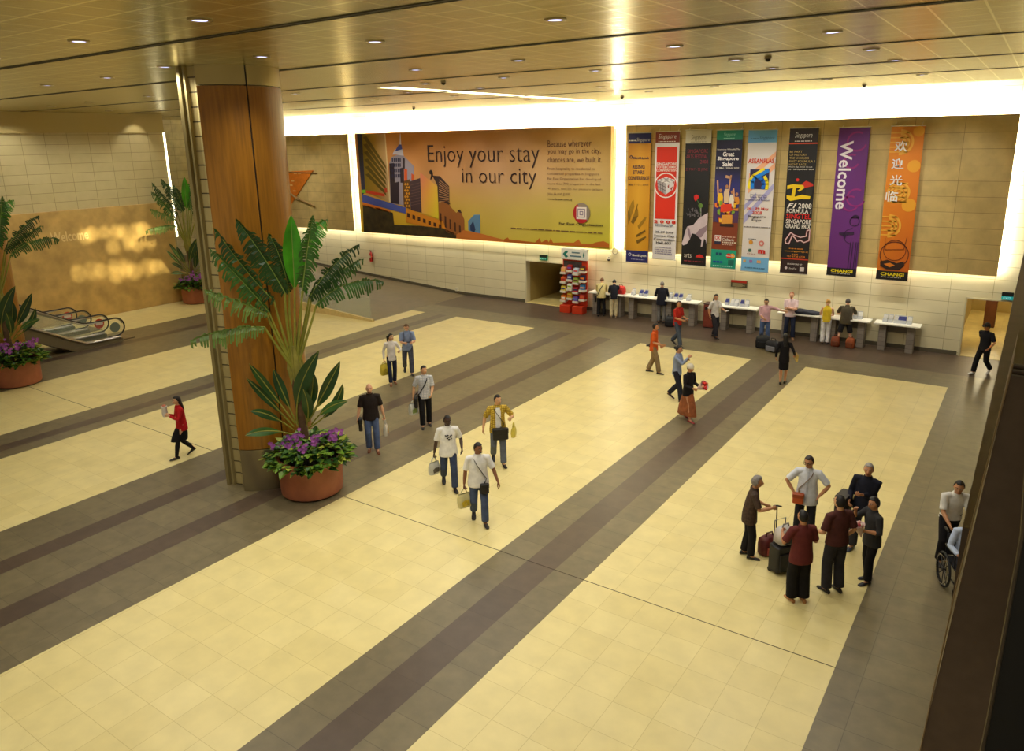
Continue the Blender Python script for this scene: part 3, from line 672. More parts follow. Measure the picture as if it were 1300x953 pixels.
# 4 teal sale
b = Ban([z1(560,155), z1(703,150), z1(670,915), z1(533,905)], 'navy and teal banner reading Great Singapore Sale above a cheering crowd')
b.cloth(grad_mat('sale_print', [(0,(30,28,70)),(1,(28,26,66))], 'X', stops2=[(0,(90,40,20)),(.3,(110,46,22)),(.5,(66,60,140)),(.62,(50,50,130)),(.72,(16,16,36)),(1,(12,12,24))]))
b.rect('lower_band', (122,52,24), 0, 1, .66, .862, 1)
b.rect('header', (14,120,96), 0, 1, 0, .068); b.rect('footer', (16,146,118), 0, 1, .862, 1, 2)
b.txt('Singapore', (150,206,190), .28, .72, .032, .03, -.01, shear=.25); b.fine((150,206,190), .28, .72, .056, .004)
b.txt('Everyone Wins At The', WHT, .06, .94, .135, .014, .01)
for s_, v, u0, u1 in (('Great', .167, .28, .72), ('Singapore', .201, .08, .90), ('Sale!', .237, .28, .70)): b.txt(s_, (236,232,230), u0, u1, v, .033, .03)
b.txt('23 May - 20 July 2008', WHT, .04, .93, .266, .014, .015)
fig = []; rr = random.Random(8)
def fg(u, v, c, arm): 
    b.polys('cheering_figure', c, [[(u-.09,v+.13),(u-.11,v+.06),(u-.07,v+.03),(u+.07,v+.03),(u+.11,v+.06),(u+.09,v+.13)]], 3)
    b.ell('figure_head', (176,120,80), u, v+.012, .055, 4, k=1.2)
    for sx, dv in arm: b.polys('raised_arm', (206,150,110), [[(u+sx*.06,v+.045),(u+sx*.11,v+.05),(u+sx*.17,v-dv),(u+sx*.11,v-dv)]], 4)
fg(.26, .415, (226,176,20), [(-1,.06)]); fg(.50, .385, (206,176,140), [(1,.07)]); fg(.72, .425, (214,206,190), []); fg(.90, .44, (206,130,40), [(-1,.03)])
b.polys('held_box', (196,150,110), [[(.42,.335),(.66,.345),(.64,.325),(.44,.315)]], 4)
cols = [(206,40,30),(226,170,30),(196,70,120),(120,150,40),(230,120,30),(206,190,170),(160,30,20),(60,50,100)]
for i in range(26):
    u, v = rr.uniform(.04,.9), rr.uniform(.50,.63); b.polys('parcel', cols[i % 8], [[(u,v),(u+rr.uniform(.06,.16),v+rr.uniform(-.01,.01)),(u+.12,v+rr.uniform(.02,.04)),(u+.01,v+.03)]], 3+i % 2)
b.polys('red_seat', (206,50,24), [[(.3,.53),(.72,.52),(.74,.575),(.3,.585)]], 5); b.polys('gold_bag', (206,140,50), [[(.36,.605),(.78,.60),(.78,.665),(.36,.67)]], 5); b.rect('cart_shade', (44,26,22), .3, .85, .67, .69, 3)
b.rect('bank_badge', (222,214,206), .12, .37, .755, .80, 3); b.txt('OK', (190,40,40), .14, .35, .775, .028, .02, lay=6); b.rect('badge_foot', (40,36,60), .12, .37, .80, .822, 3)
b.txt('Citibank', WHT, .42, .90, .785, .02, .01); b.fine((206,170,150), .42, .95, .765, .006, 3); b.fine((206,190,170), .42, .98, .806, .01, 4); b.fine((206,170,150), .42, .9, .823, .005, 9)
b.ell('red_disc', (206,40,24), .72, .905, .10, 4); b.ell('yellow_disc', (236,150,20), .86, .905, .10, 3); b.txt('MasterCard', WHT, .62, .96, .905, .010, .02, lay=6)
b.fine((12,70,100), .2, .42, .895, .02, 5); b.fine((20,70,150), .1, .5, .955, .014, 6); b.rect('code_plate', (24,96,84), .70, .93, .935, .975, 3); b.fine((160,214,200), .1, .9, .985, .006, 7)
# 5 white & blue
b = Ban([z1(740,153), z1(902,150), z1(840,937), z1(693,922)], 'white banner with pale blue ends and a yellow and blue loop emblem')
b.cloth(flat((210,202,196))); b.rect('header', (98,160,206), 0, 1, 0, .085); b.rect('footer', (112,172,214), 0, 1, .895, 1, 1)
b.txt('Singapore', (50,90,130), .40, .92, .055, .03, -.01, shear=.25); b.fine((50,90,130), .1, .36, .058, .006)
b.polys('peach_ray', (226,164,124), [[(.1,.30),(1,.145),(1,.18),(.1,.36)],[(.1,.44),(.1,.39),(1,.22),(1,.26)]], 2)
b.polys('lilac_ray', (160,156,196), [[(.0,.60),(1,.36),(1,.40),(.0,.66)],[(.0,.52),(.4,.43),(.4,.47),(0,.56)]], 2)
b.txt('ASEANPLAS', (206,56,24), .05, .96, .21, .032, .02)
b.rect('emblem_square', (34,30,70), .14, .82, .268, .405, 3)
b.line('yellow_loop', (226,206,10), [(.62,.268),(.26,.315),(.16,.345),(.14,.40)], .12, 4); b.line('yellow_loop', (226,206,10), [(.66,.318),(.74,.345),(.77,.37),(.76,.403)], .11, 4)
b.line('blue_loop', (0,116,206), [(.78,.275),(.34,.325),(.24,.355),(.25,.40)], .13, 5); b.line('blue_loop', (0,96,190), [(.48,.328),(.60,.342),(.66,.37),(.62,.40)], .12, 5)
for s_, v, u0, u1 in (('International', .445, .2, .76), ('Trade Fair for', .462, .18, .80), ('Plastics and Rubber', .481, .04, .92)): b.txt(s_, (70,66,110), u0, u1, v, .013, .01)
b.txt('26 - 29 May', (206,56,40), .10, .88, .545, .022, .015); b.txt('2008', (206,56,40), .30, .66, .572, .022, .015)
b.txt('Singapore', (50,44,48), .16, .80, .602, .022, .015); b.txt('Expo', (50,44,48), .31, .64, .627, .022, .015); b.fine((90,84,90), .04, .96, .675, .005, 3)
b.ell('orange_badge', (206,140,40), .32, .785, .075, 3); b.ell('green_badge', (50,90,80), .30, .845, .06, 3); b.ring('pink_badge', (206,120,110), .70, .79, .05, .10, 3, 16)
b.txt('m', (200,34,34), .60, .86, .85, .028, .06); b.fine((150,90,90), .2, .5, .87, .004, 4); b.fine((90,90,90), .2, .5, .762, .004, 5)
b.fine((206,170,110), .08, .2, .925, .02, 5); b.fine((150,110,170), .3, .45, .925, .02, 6); b.fine((220,160,80), .58, .72, .925, .02, 7); b.fine((60,110,150), .15, .9, .972, .006, 8)
# 6 grand prix
b = Ban([z1(965,143), z1(1122,140), z1(1062,945), z1(910,935)], 'black banner with a yellow racing car reading Singapore Grand Prix')
b.cloth(flat((16,14,18))); b.rect('header', (34,20,22), 0, 1, 0, .095); b.rect('red_rule', (206,66,24), 0, 1, .096, .105, 2); b.rect('footer', (44,24,24), 0, 1, .905, 1); b.rect('red_rule', (190,56,24), 0, 1, .892, .90, 2)
b.txt('Singapore', WHT, .2, .80, .05, .045, -.01, shear=.25); b.fine(WHT, .2, .80, .085, .005)
for i, (s_, u1) in enumerate((('BE PART', .50), ('OF HISTORY', .66), ('THE WORLD\u2019S', .74), ('FIRST FORMULA 1', .96), ('NIGHT RACE', .66))): b.txt(s_, (196,166,96), .06, u1, .155+i*.0215, .015, 0)
b.txt('Marina Bay Street Circuit', WHT, .06, .88, .258, .011, 0); b.txt('26 - 28 September 2008', WHT, .06, .94, .275, .011, .01)
b.polys('red_car', (190,40,24), [[(.45,.39),(.7,.35),(.95,.37),(.97,.385),(.75,.395),(.55,.41)]], 2); b.ell('red_helmet', (206,30,24), .40, .345, .055, 3)
b.polys('yellow_car', (226,190,10), [[(.05,.385),(.25,.375),(.62,.38),(.66,.40),(.50,.425),(.42,.42),(.54,.40),(.38,.40),(.34,.46),(.6,.445),(.9,.455),(.88,.475),(.55,.475),(.2,.49),(.06,.475),(.05,.45),(.22,.455),(.26,.40),(.06,.41)]], 3)
b.polys('wheels', (30,30,34), [[(.72,.40),(.95,.395),(.95,.45),(.74,.445)],[(.07,.415),(.2,.41),(.19,.452),(.07,.45)]], 4)
b.txt('F1', WHT, .10, .44, .522, .034, .03, shear=.35); b.txt('2008', WHT, .50, .97, .522, .036, .01); b.txt('FORMULA 1', WHT, .10, .97, .558, .03, .01)
b.txt('SINGTEL', (206,34,30), .10, .98, .594, .036, .02); b.txt('SINGAPORE', WHT, .10, .99, .631, .03, .01); b.txt('GRAND PRIX', WHT, .10, .99, .664, .03, .01)
trk = [(.12,.765),(.30,.71),(.42,.725),(.66,.74),(.86,.73),(.88,.69),(.98,.685),(.97,.76),(.80,.775),(.66,.76),(.56,.77),(.46,.745),(.36,.73),(.26,.79),(.14,.785)]
b.line('circuit_glow', (150,60,60), trk, .06, 3, True); b.line('circuit', (226,206,206), trk, .028, 4, True)
b.txt('www.singaporegp.sg', (206,140,30), .12, .97, .842, .012, .01); b.fine((190,120,30), .28, .78, .822, .006, 3); b.fine((190,120,30), .40, .64, .862, .006, 4); b.txt('+65 6738 6738', (206,120,30), .22, .88, .877, .013, .01)
b.txt('SINGAPORE GP', WHT, .26, .80, .932, .010, .01); b.txt('SingTel', WHT, .34, .60, .965, .014, 0); b.rect('logo_block', (200,190,186), .72, .88, .95, .98, 3); b.ell('logo_dot', (206,190,186), .22, .962, .05, 3)
# 7 purple
b = Ban([z2(322,123), z2(473,120), z2(411,845), z2(268,833)], 'purple banner reading Welcome down its left side with a black foot')
b.cloth(flat((98,36,116))); PK = (140,34,116)
for u, v, r0 in ((.62,.09,.28),(.50,.22,.2),(.75,.46,.26),(.58,.50,.22)): b.ring('swirl', PK, u, v, r0, r0+.06, 2, 22, 20, 300)
t_ = text_mb('Welcome', 0, b.h*.455, 0, b.w*.42, 0, 'fit', .02); Mr = Matrix.Translation((b.X(.30), YN-.03, b.Z(.085))) @ Matrix.Rotation(radians(90), 4, 'Y')
t_.xf(Mr); t_.build('lettering', flat((230,222,226)), b.t, off=b.loc)
DK = (46,18,60)
b.ring('figure_outline', DK, .78, .62, .14, .17, 3); b.ell('figure_hair', DK, .80, .60, .13, 3, a0=180, a1=360); b.ring('figure_arm', DK, .74, .72, .26, .28, 3, 20, 90, 270)
b.polys('figure_tray', DK, [[(.30,.70),(.80,.69),(.80,.71),(.55,.715),(.52,.745),(.45,.72),(.32,.715)]], 3)
for u in (.70, .78, .88, .94): b.line('figure_robe', DK, [(u+.02,.76),(u,.945)], .025, 3)
b.rect('footer', (16,14,16), 0, 1, .945, 1.0, 3); b.txt('CHANGI', (226,206,20), .14, .88, .965, .022, .035, lay=6); b.fine((190,184,180), .16, .84, .984, .005, 3)
# 8 orange
b = Ban([z2(575,116), z2(738,114), z2(660,865), z2(508,852)], 'orange banner with white Chinese characters, rightmost of the row')
b.cloth(grad_mat('orange_print', [(0,(214,126,18)),(1,(206,104,12))], 'X', stops2=[(0,(190,80,10)),(.4,(212,116,14)),(1,(222,140,24))]))
GD = (226,164,50)
for u, v, r0 in ((.30,.10,.42),(.42,.42,.36),(.22,.64,.40)):
    for k_ in (1, .72, .44): b.ring('knot_ring', GD, u, v, r0*k_-.07, r0*k_, 2, 26, -90 if u < .35 else 0, 90 if u < .35 else 360)
    for k_ in range(-2, 3): b.line('knot_bar', GD, [(max(0.01,u-.3), v+k_*.03),(u+.26, v+k_*.03)], .045, 2)
for u, v, r0 in ((.86,.03,.17),(.82,.25,.2),(.78,.50,.22)): b.ell('gold_disc', (224,156,34), min(u, 1-r0), max(v, r0*b.w/b.h), r0, 2)
for ch, v, u in (('\u6b22', .125, .30), ('\u8fce', .235, .26), ('\u5149', .34, .26), ('\u4e34', .445, .18)): b.txt(ch, (230,226,220), u-.14, u+.24, v, .068, .012)
OD = (96,40,14)
b.ring('drum_outline', OD, .5, .83, .43, .46, 3); b.ring('drum_rim', OD, .5, .80, .34, .36, 3); b.line('drum_frame', OD, [(.16,.72),(.2,.80),(.78,.79),(.84,.71)], .02, 4)
b.polys('drum_shade', (44,20,10), [[(.08,.88),(.3,.865),(.6,.885),(.82,.87),(.86,.90),(.7,.93),(.3,.93),(.1,.91)]], 4); b.polys('drum_light', (214,120,20), [[(.2,.895),(.4,.885),(.56,.90),(.4,.915)]], 5)
b.rect('footer', (16,14,16), 0, 1, .94, 1.0, 5); b.txt('CHANGI', (226,206,20), .14, .88, .962, .022, .035, lay=8); b.fine((190,184,180), .16, .84, .982, .005, 3, lay=7)

# ------------------------------------------------------------------ orange sail artwork on the left panel
sl_ = WL(375, 235, YP)
t = thing('sail_artwork', 'orange triangular sail artwork with crossed wooden poles hanging on the tan panel', 'wall art', (sl_.x, YP-.06, 5.2))
def s4(x, y): return WL(340+x/4.764, 130+y/4.764, YP-.05)
q = MB(); P = [s4(-40,425), s4(275,410), s4(128,636), s4(100,660)]
q.loft([[(v.x, YP-.05, v.z) for v in P], [(v.x, YP-.03, v.z) for v in P]]); q.build('orange_sail', mat((206,112,20), .5, noise=.15, nscale=5), t, off=t.location)
q = MB(); q.tube([s4(-40,418), s4(295,428)], .035, 8); q.build('top_spar', mat((120,84,40), .5), t, off=t.location)
q = MB(); q.tube([s4(100,520)+V((0,-.05,0)), s4(175,575)+V((0,-.06,0)), s4(285,625)+V((0,-.05,0))], .05, 8); q.tube([s4(60,480)+V((0,-.08,0)), s4(190,590)+V((0,-.09,0))], .04, 8); q.build('wooden_pole', mat((168,136,84), .5), t, off=t.location)
q = MB()
for x, y in ((150,475),(140,500),(160,535),(165,428),(190,428)): v = s4(x,y); q.box(v.x-.1, v.x+.14, YP-.062, YP-.052, v.z-.03, v.z+.03)
q.build('sail_marks', mat((226,190,120), .5), t, off=t.location)

# ------------------------------------------------------------------ raised letters on the stone wall
wl0, wl1 = XL(64, 302, XLW+.21), XL(112, 297, XLW+.21)
q = text_mb('Welcome', 0, abs(wl1.y-wl0.y), 0, .45, 0, 'fit', .02)
q.xf(Matrix.Translation((XLW+.212, wl0.y, (wl0.z+wl1.z)/2)) @ Matrix.Rotation(radians(90), 4, 'Z'))
tag(q.build('raised_lettering', mat((232,206,140), .4)), 'pale raised Welcome lettering on the honey stone wall', 'lettering')

# ------------------------------------------------------------------ signs and fittings on the far wall
def wall_sign(name, label, cat, x0, y0, x1, y1, face, Y=YW-.03):
    a, c = WL(x0, y0, Y), WL(x1, y1, Y)
    t = thing(name, label, cat, ((a.x+c.x)/2, Y, c.z)); q = MB(); q.box(a.x, c.x, Y-.05, Y+.02, c.z, a.z); q.build('sign_box', mat(face, .5), t, off=t.location); return t, a, c
t, a, c = wall_sign('exit_sign', 'small green exit sign with a black top above the opening by the brochure rack', 'sign', 685.5, 323, 695.3, 330.6, (14,120,84))
q = MB(); q.box(a.x, c.x, YW-.085, YW-.08, a.z-(a.z-c.z)*.45, a.z); q.build('dark_top', mat((18,26,22), .5), t, off=t.location)
text_mb('EXIT', a.x+.05, c.x-.05, c.z+(a.z-c.z)*.28, (a.z-c.z)*.28, YW-.083).build('lettering', mat((150,226,200), .5, emis=.3), t, off=t.location)
t, a, c = wall_sign('exit_sign', 'black and teal exit sign beside the opening at the far right', 'sign', 1272.3, 370.3, 1286, 381, (16,22,26))
q = MB(); q.box(a.x, c.x, YW-.085, YW-.08, c.z, a.z-(a.z-c.z)*.52); q.build('lit_face', mat((30,150,150), .5, emis=.5), t, off=t.location)
text_mb('EXIT', a.x+.06, c.x-.06, c.z+(a.z-c.z)*.24, (a.z-c.z)*.28, YW-.088).build('lettering', mat((170,230,230), .5, emis=.5), t, off=t.location)
t, a, c = wall_sign('notice_board', 'small dark notice board with a red top strip on the wall below the banners', 'sign', 928.7, 354.9, 948, 365.4, (84,78,50))
q = MB(); q.box(a.x, c.x, YW-.088, YW-.08, a.z-(a.z-c.z)*.32, a.z); q.build('red_strip', mat((190,40,20), .5), t, off=t.location)
q = MB()
for i in range(4):
    z = a.z-(a.z-c.z)*(.45+.13*i); q.box(a.x+.06, c.x-.06-.1*(i % 2), YW-.086, YW-.081, z-.012, z+.012)
q.build('notice_lines', mat((170,160,120), .5), t, off=t.location)
v = WL(775.5, 328, YW)
t = thing('wall_camera', 'white dome camera on a wall bracket left of the gold banner', 'security camera', (v.x, YW-.2, v.z))
q = MB(); q.tube([(0,.17,.18),(0,.02,.16),(0,0,.06)], .025, 8); q.cyl((0,0), .085, .0, .07, 16); q.build('bracket', mat((214,206,180), .4), t, True)
q = MB(); q.ball((0,0,0), (.08,.08,.09), 14, 8); q.build('dome', mat((36,32,30), .15), t, True)
q = MB(); q.tube([(.22+.13*cos(2*pi*k/20),.15,.34+.13*sin(2*pi*k/20)) for k in range(20)], .02, 6, closed=True); q.build('round_plate', mat((150,140,112), .4), t, True)
v = WL(471.5, 325, YW-.1)
t = thing('fire_extinguisher', 'red fire extinguisher hanging on the cream wall above the ramp', 'fire extinguisher', (v.x, YW-.13, v.z-.3))
q = MB(); q.lathe([(.02,0),(.085,.01),(.09,.06),(.09,.42),(.06,.5),(.03,.52),(.03,.56)], n=16); q.build('cylinder', mat((176,30,22), .35), t, True)
q = MB(); q.box(-.012,.012,-.1,.06,.56,.6); q.box(-.012,.012,-.12,.0,.62,.64); q.build('lever', BLACK, t)
q = MB(); q.tube([(.03,0,.55),(.12,-.02,.5),(.14,-.02,.3),(.11,-.02,.12)], .014, 6); q.build('hose', BLACK, t, True)
q = MB(); q.box(-.06,.06,-.092,-.086,.2,.34); q.build('paper_band', mat((220,206,170), .5), t)
v = WL(581, 367, YW)
t = thing('socket_box', 'small white box low on the cream wall near the ramp foot', 'wall box', (v.x, YW-.05, v.z-.08))
q = MB(); q.rbox(-.09,.09,-.05,.045,0,.16,.02); q.build('casing', mat((226,218,190), .4), t)
q = MB(); q.box(-.05,.05,-.056,-.05,.03,.13); q.build('cover_flap', mat((206,198,170), .4), t)

def merge_print(t, keep):
    """join the printed shapes of one picture into a single surface mesh"""
    ch = [o for o in t.children if o.name.split('.')[0] not in keep]
    if not ch: return
    vs, fs, mi, ms = [], [], [], []
    for o in ch:
        me = o.data; off = len(vs); vs += [tuple(v.co) for v in me.vertices]
        idx = []
        for mt in me.materials:
            if mt not in ms: ms.append(mt)
            idx.append(ms.index(mt))
        for p in me.polygons: fs.append(tuple(i+off for i in p.vertices)); mi.append(idx[p.material_index])
    for o in ch: bpy.data.objects.remove(o)
    me = bpy.data.meshes.new('printed_artwork'); me.from_pydata(vs, [], fs); me.polygons.foreach_set('material_index', mi); me.update()
    link('printed_artwork', me, ms, t)
for t in [o for o in COL.objects if o.name.split('.')[0] in ('hanging_banner', 'billboard')]:
    merge_print(t, ('hanging_rod', 'bottom_rod', 'cloth', 'lettering', 'light_tube', 'printed_sky', 'glass_facade', 'glowing_block', 'header', 'footer'))
# ------------------------------------------------------------------ writing desks along the far wall
DESKTOP = mat((226,222,206), .35, noise=.03); DLEG = tilemat('desk_leg_tile', (132,122,110), (122,112,102), (90,82,72), .3, .16, ('X','Z'), .006, (0, 0), .5, noise=.1)
DZ = 1.01; DY0, DY1 = 28.82, 29.42
def desk(x0, x1, label):
    t = thing('writing_desk', label, 'desk', ((x0+x1)/2, (DY0+DY1)/2, 0)); w_ = (x1-x0)/2; d = (DY1-DY0)/2
    q = MB(); q.box(-w_+.01, w_-.01, -d, d, DZ-.05, DZ); q.build('desk_top', DESKTOP, t, bevel=.006)
    for s_ in (-1, 1):
        q = MB(); cx = s_*(w_-.30); q.box(cx-.12, cx+.12, -d+.14, d-.06, 0, DZ-.052); q.build('leg', DLEG, t, bevel=.008)
    q = MB(); q.box(-w_+.4, w_-.4, d-.1, d-.07, .62, DZ-.052); q.build('back_rail', mat((120,110,98), .5), t)
    return t
def dx(px, y=392): 
    v = FL(px, y, DZ); d = ray(px, y); return (d*(DY0/d.y)).x
DK_ = [(746,791,375,'white-topped writing desk next to the red brochure rack'), (791.5,838,378,'white-topped writing desk behind the bag and left of the suited man'),
       (838.5,886,383,'white-topped writing desk where the man in the dark suit stands'), (908,961,391,'white-topped writing desk under the small notice board'),
       (986,1044.5,398,'white-topped writing desk with the dark jacket lying on it'), (1045,1105,405,'white-topped writing desk where the man in the olive shirt leans'),
       (1108.5,1169,412,'white-topped writing desk at the right end of the row')]
desks = []
for a, b_, y, lab in DK_:
    xa, xb = dx(a, y), dx(b_, y); desk(xa, xb, lab); desks.append((xa, xb))
HOLD = bpy.data.materials.new('clear_acrylic'); HOLD.use_nodes = True
hb = HOLD.node_tree.nodes['Principled BSDF']; hb.inputs['Base Color'].default_value = lin((230,232,236)); hb.inputs['Alpha'].default_value = .55; hb.inputs['Roughness'].default_value = .1
PAPER = mat((222,220,214), .6); BLUEP = mat((66,72,140), .5)
_hp = {}
def holder(x, y, kind, grp):
    lab = {'w': 'clear leaflet holder filled with white forms, ', 'b': 'leaflet holder filled with blue cards, '}[kind]+grp
    if kind not in _hp:
        t = thing('leaflet_holder', lab, 'leaflet holder', (x, y, DZ+.001), 0, 'leaflet holders on the writing desks')
        q = MB(); q.box(-.075,.075,-.09,.1,0,.012); q.box(-.075,-.069,-.09,.1,.012,.12); q.box(.069,.075,-.09,.1,.012,.12); q.box(-.075,.075,.092,.1,.012,.26); q.box(-.075,.075,-.09,-.082,.012,.12); q.build('tray', HOLD, t)
        q = MB()
        for k in range(4): q.loft([[(-.062,-.075+k*.04,.014),(.062,-.075+k*.04,.014),(.062,-.05+k*.04,.014),(-.062,-.05+k*.04,.014)], [(-.062,-.055+k*.04,.17+.02*k),(.062,-.055+k*.04,.17+.02*k),(.062,-.035+k*.04,.17+.02*k),(-.062,-.035+k*.04,.17+.02*k)]])
        q.build('leaflets', PAPER if kind == 'w' else BLUEP, t); _hp[kind] = t
    else:
        t = copy_tree(_hp[kind]); t.location = (x, y, DZ+.001); t['label'] = lab
    return t
for px, kind, grp in ((804,'w','on the desk left of the suited man'),(814,'b','on the desk left of the suited man'),(820,'b','on the desk left of the suited man'),
                      (858,'b','on the desk of the suited man'),(864,'b','on the desk of the suited man'),(874,'w','on the desk of the suited man'),(851,'w','on the desk of the suited man'),
                      (923,'b','on the desk under the notice board'),(930,'w','on the desk under the notice board'),(935,'w','on the desk under the notice board'),(942,'b','on the desk under the notice board'),(948,'w','on the desk under the notice board'),
                      (1086,'w','beside the man in the olive shirt'),(1092,'w','beside the man in the olive shirt'),
                      (1124,'w','on the rightmost desk'),(1131,'w','on the rightmost desk'),(1138,'w','on the rightmost desk'),(1143,'b','on the rightmost desk'),(1148,'b','on the rightmost desk'),(1155,'w','on the rightmost desk')):
    y = 380+(px-790)*.085
    d = ray(px, y-4); x = (d*((DY0+.36)/d.y)).x
    holder(x, DY0+.36, kind, grp)
# ------------------------------------------------------------------ brochure rack
rp = FL(730.5, 395.5)
rk = thing('brochure_rack', 'tall red brochure rack with a white header board by the wall opening', 'display rack', (rp.x, 28.8, 0))
RED = mat((206,56,20), .45)
q = MB(); q.box(-.62,.62,.12,.2,.3,2.36); q.build('back_panel', RED, rk, bevel=.008)
for s_ in (-1, 1):
    q = MB(); q.rbox(s_*.32-.26, s_*.32+.26, -.25, .2, 0, .34, .03); q.build('base_box', RED, rk)
q = MB(); q.box(-.66,.66,.02,.2,2.37,2.86); q.build('header_board', mat((222,220,206), .4), rk, bevel=.02)
q = MB(); z_ = 2.61; q.poly([(-.56,.01,z_),(-.40,.01,z_+.17),(-.28,.01,z_+.10),(-.40,.01,z_+.0),(-.28,.01,z_-.10),(-.40,.01,z_-.17)]); q.poly([(.50,.01,z_+.14),(.54,.01,z_),(.50,.01,z_-.14),(.46,.01,z_)]); q.build('teal_arrow', mat((20,116,100), .5), rk)
q = MB()
for i, (a, b_) in enumerate(((-.1,.3),(-.2,.36))): q.box(a, b_, .008, .016, 2.67-i*.16, 2.73-i*.16)
q.build('header_lines', mat((90,120,130), .5), rk)
q = MB(); q.box(-.56,.36,.09,.118,2.02,2.3); q.build('photo_strip', mat((60,48,46), .5, noise=.5, nscale=8), rk)
for r_ in range(4):
    for c_ in range(4):
        xo = -.48+c_*.32; zo = .46+r_*.42+(.12 if c_ % 2 else 0)
        q = MB(); q.box(xo-.14,xo+.14,-.14,.118,zo,zo+.02); q.box(xo-.14,xo+.14,-.14,-.13,zo+.02,zo+.10); q.box(xo-.14,xo-.132,-.13,.118,zo+.02,zo+.08); q.box(xo+.132,xo+.14,-.13,.118,zo+.02,zo+.08); q.build('pocket', mat((216,208,190), .4), rk)
bc = [(226,120,20),(206,170,40),(110,70,160),(196,60,50),(210,190,60),(226,226,220),(176,30,40),(60,120,170),(206,90,40),(60,60,120),(150,170,60),(30,40,80),(220,150,110),(160,30,30),(190,200,210),(90,40,30)]
q0 = None
for r_ in range(4):
    for c_ in range(4):
        xo = -.48+c_*.32; zo = .48+r_*.42+(.12 if c_ % 2 else 0)
        q = MB()
        for k in range(3): q.loft([[(-.11,-.11+k*.05,.002),(.11,-.11+k*.05,.002),(.11,-.085+k*.05,.002),(-.11,-.085+k*.05,.002)], [(-.11,-.08+k*.055,.27+.01*k),(.11,-.08+k*.055,.27+.01*k),(.11,-.055+k*.055,.27+.01*k),(-.11,-.055+k*.055,.27+.01*k)]])
        q.cur = 1; q.quad((-.09,-.1025,.13),(.09,-.1025,.13),(.09,-.0945,.20),(-.09,-.0945,.20))
        o = q.build('brochure', [mat(bc[(r_*4+c_) % 16], .5), mat(bc[(r_*4+c_+5) % 16], .5)]); o.location = (rp.x+xo, 28.8, zo)
        tag(o, 'stack of colourful brochures in a pocket of the red rack', 'brochure', 'brochures in the red rack')
# ------------------------------------------------------------------ bins
def bin_(x, y, label, h=.95, col=(120,52,36), rz=0):
    t = thing('litter_bin', label, 'bin', (x, y, 0), rz)
    q = MB(); q.rbox(-.2,.2,-.2,.2,.03,h,.04); q.build('body', mat(col, .4, noise=.1), t, True)
    q = MB(); q.rbox(-.21,.21,-.21,.21,h,h+.06,.05); q.build('lid', mat((70,44,34), .4), t, True)
    q = MB(); q.box(-.13,.13,-.206,-.19,h-.2,h-.08); q.build('slot', BLACK, t)
    q = MB(); q.rbox(-.19,.19,-.19,.19,0,.03,.03); q.build('plinth', BLACK, t)
bin_((desks[2][1]+desks[3][0])/2, 29.22, 'reddish brown litter bin by the wall between two writing desks')
v = FL(1244, 418); bin_(OB0+.62, YW+5.2, 'tall dark brown litter bin inside the right-hand passage', 1.45, (92,50,28))

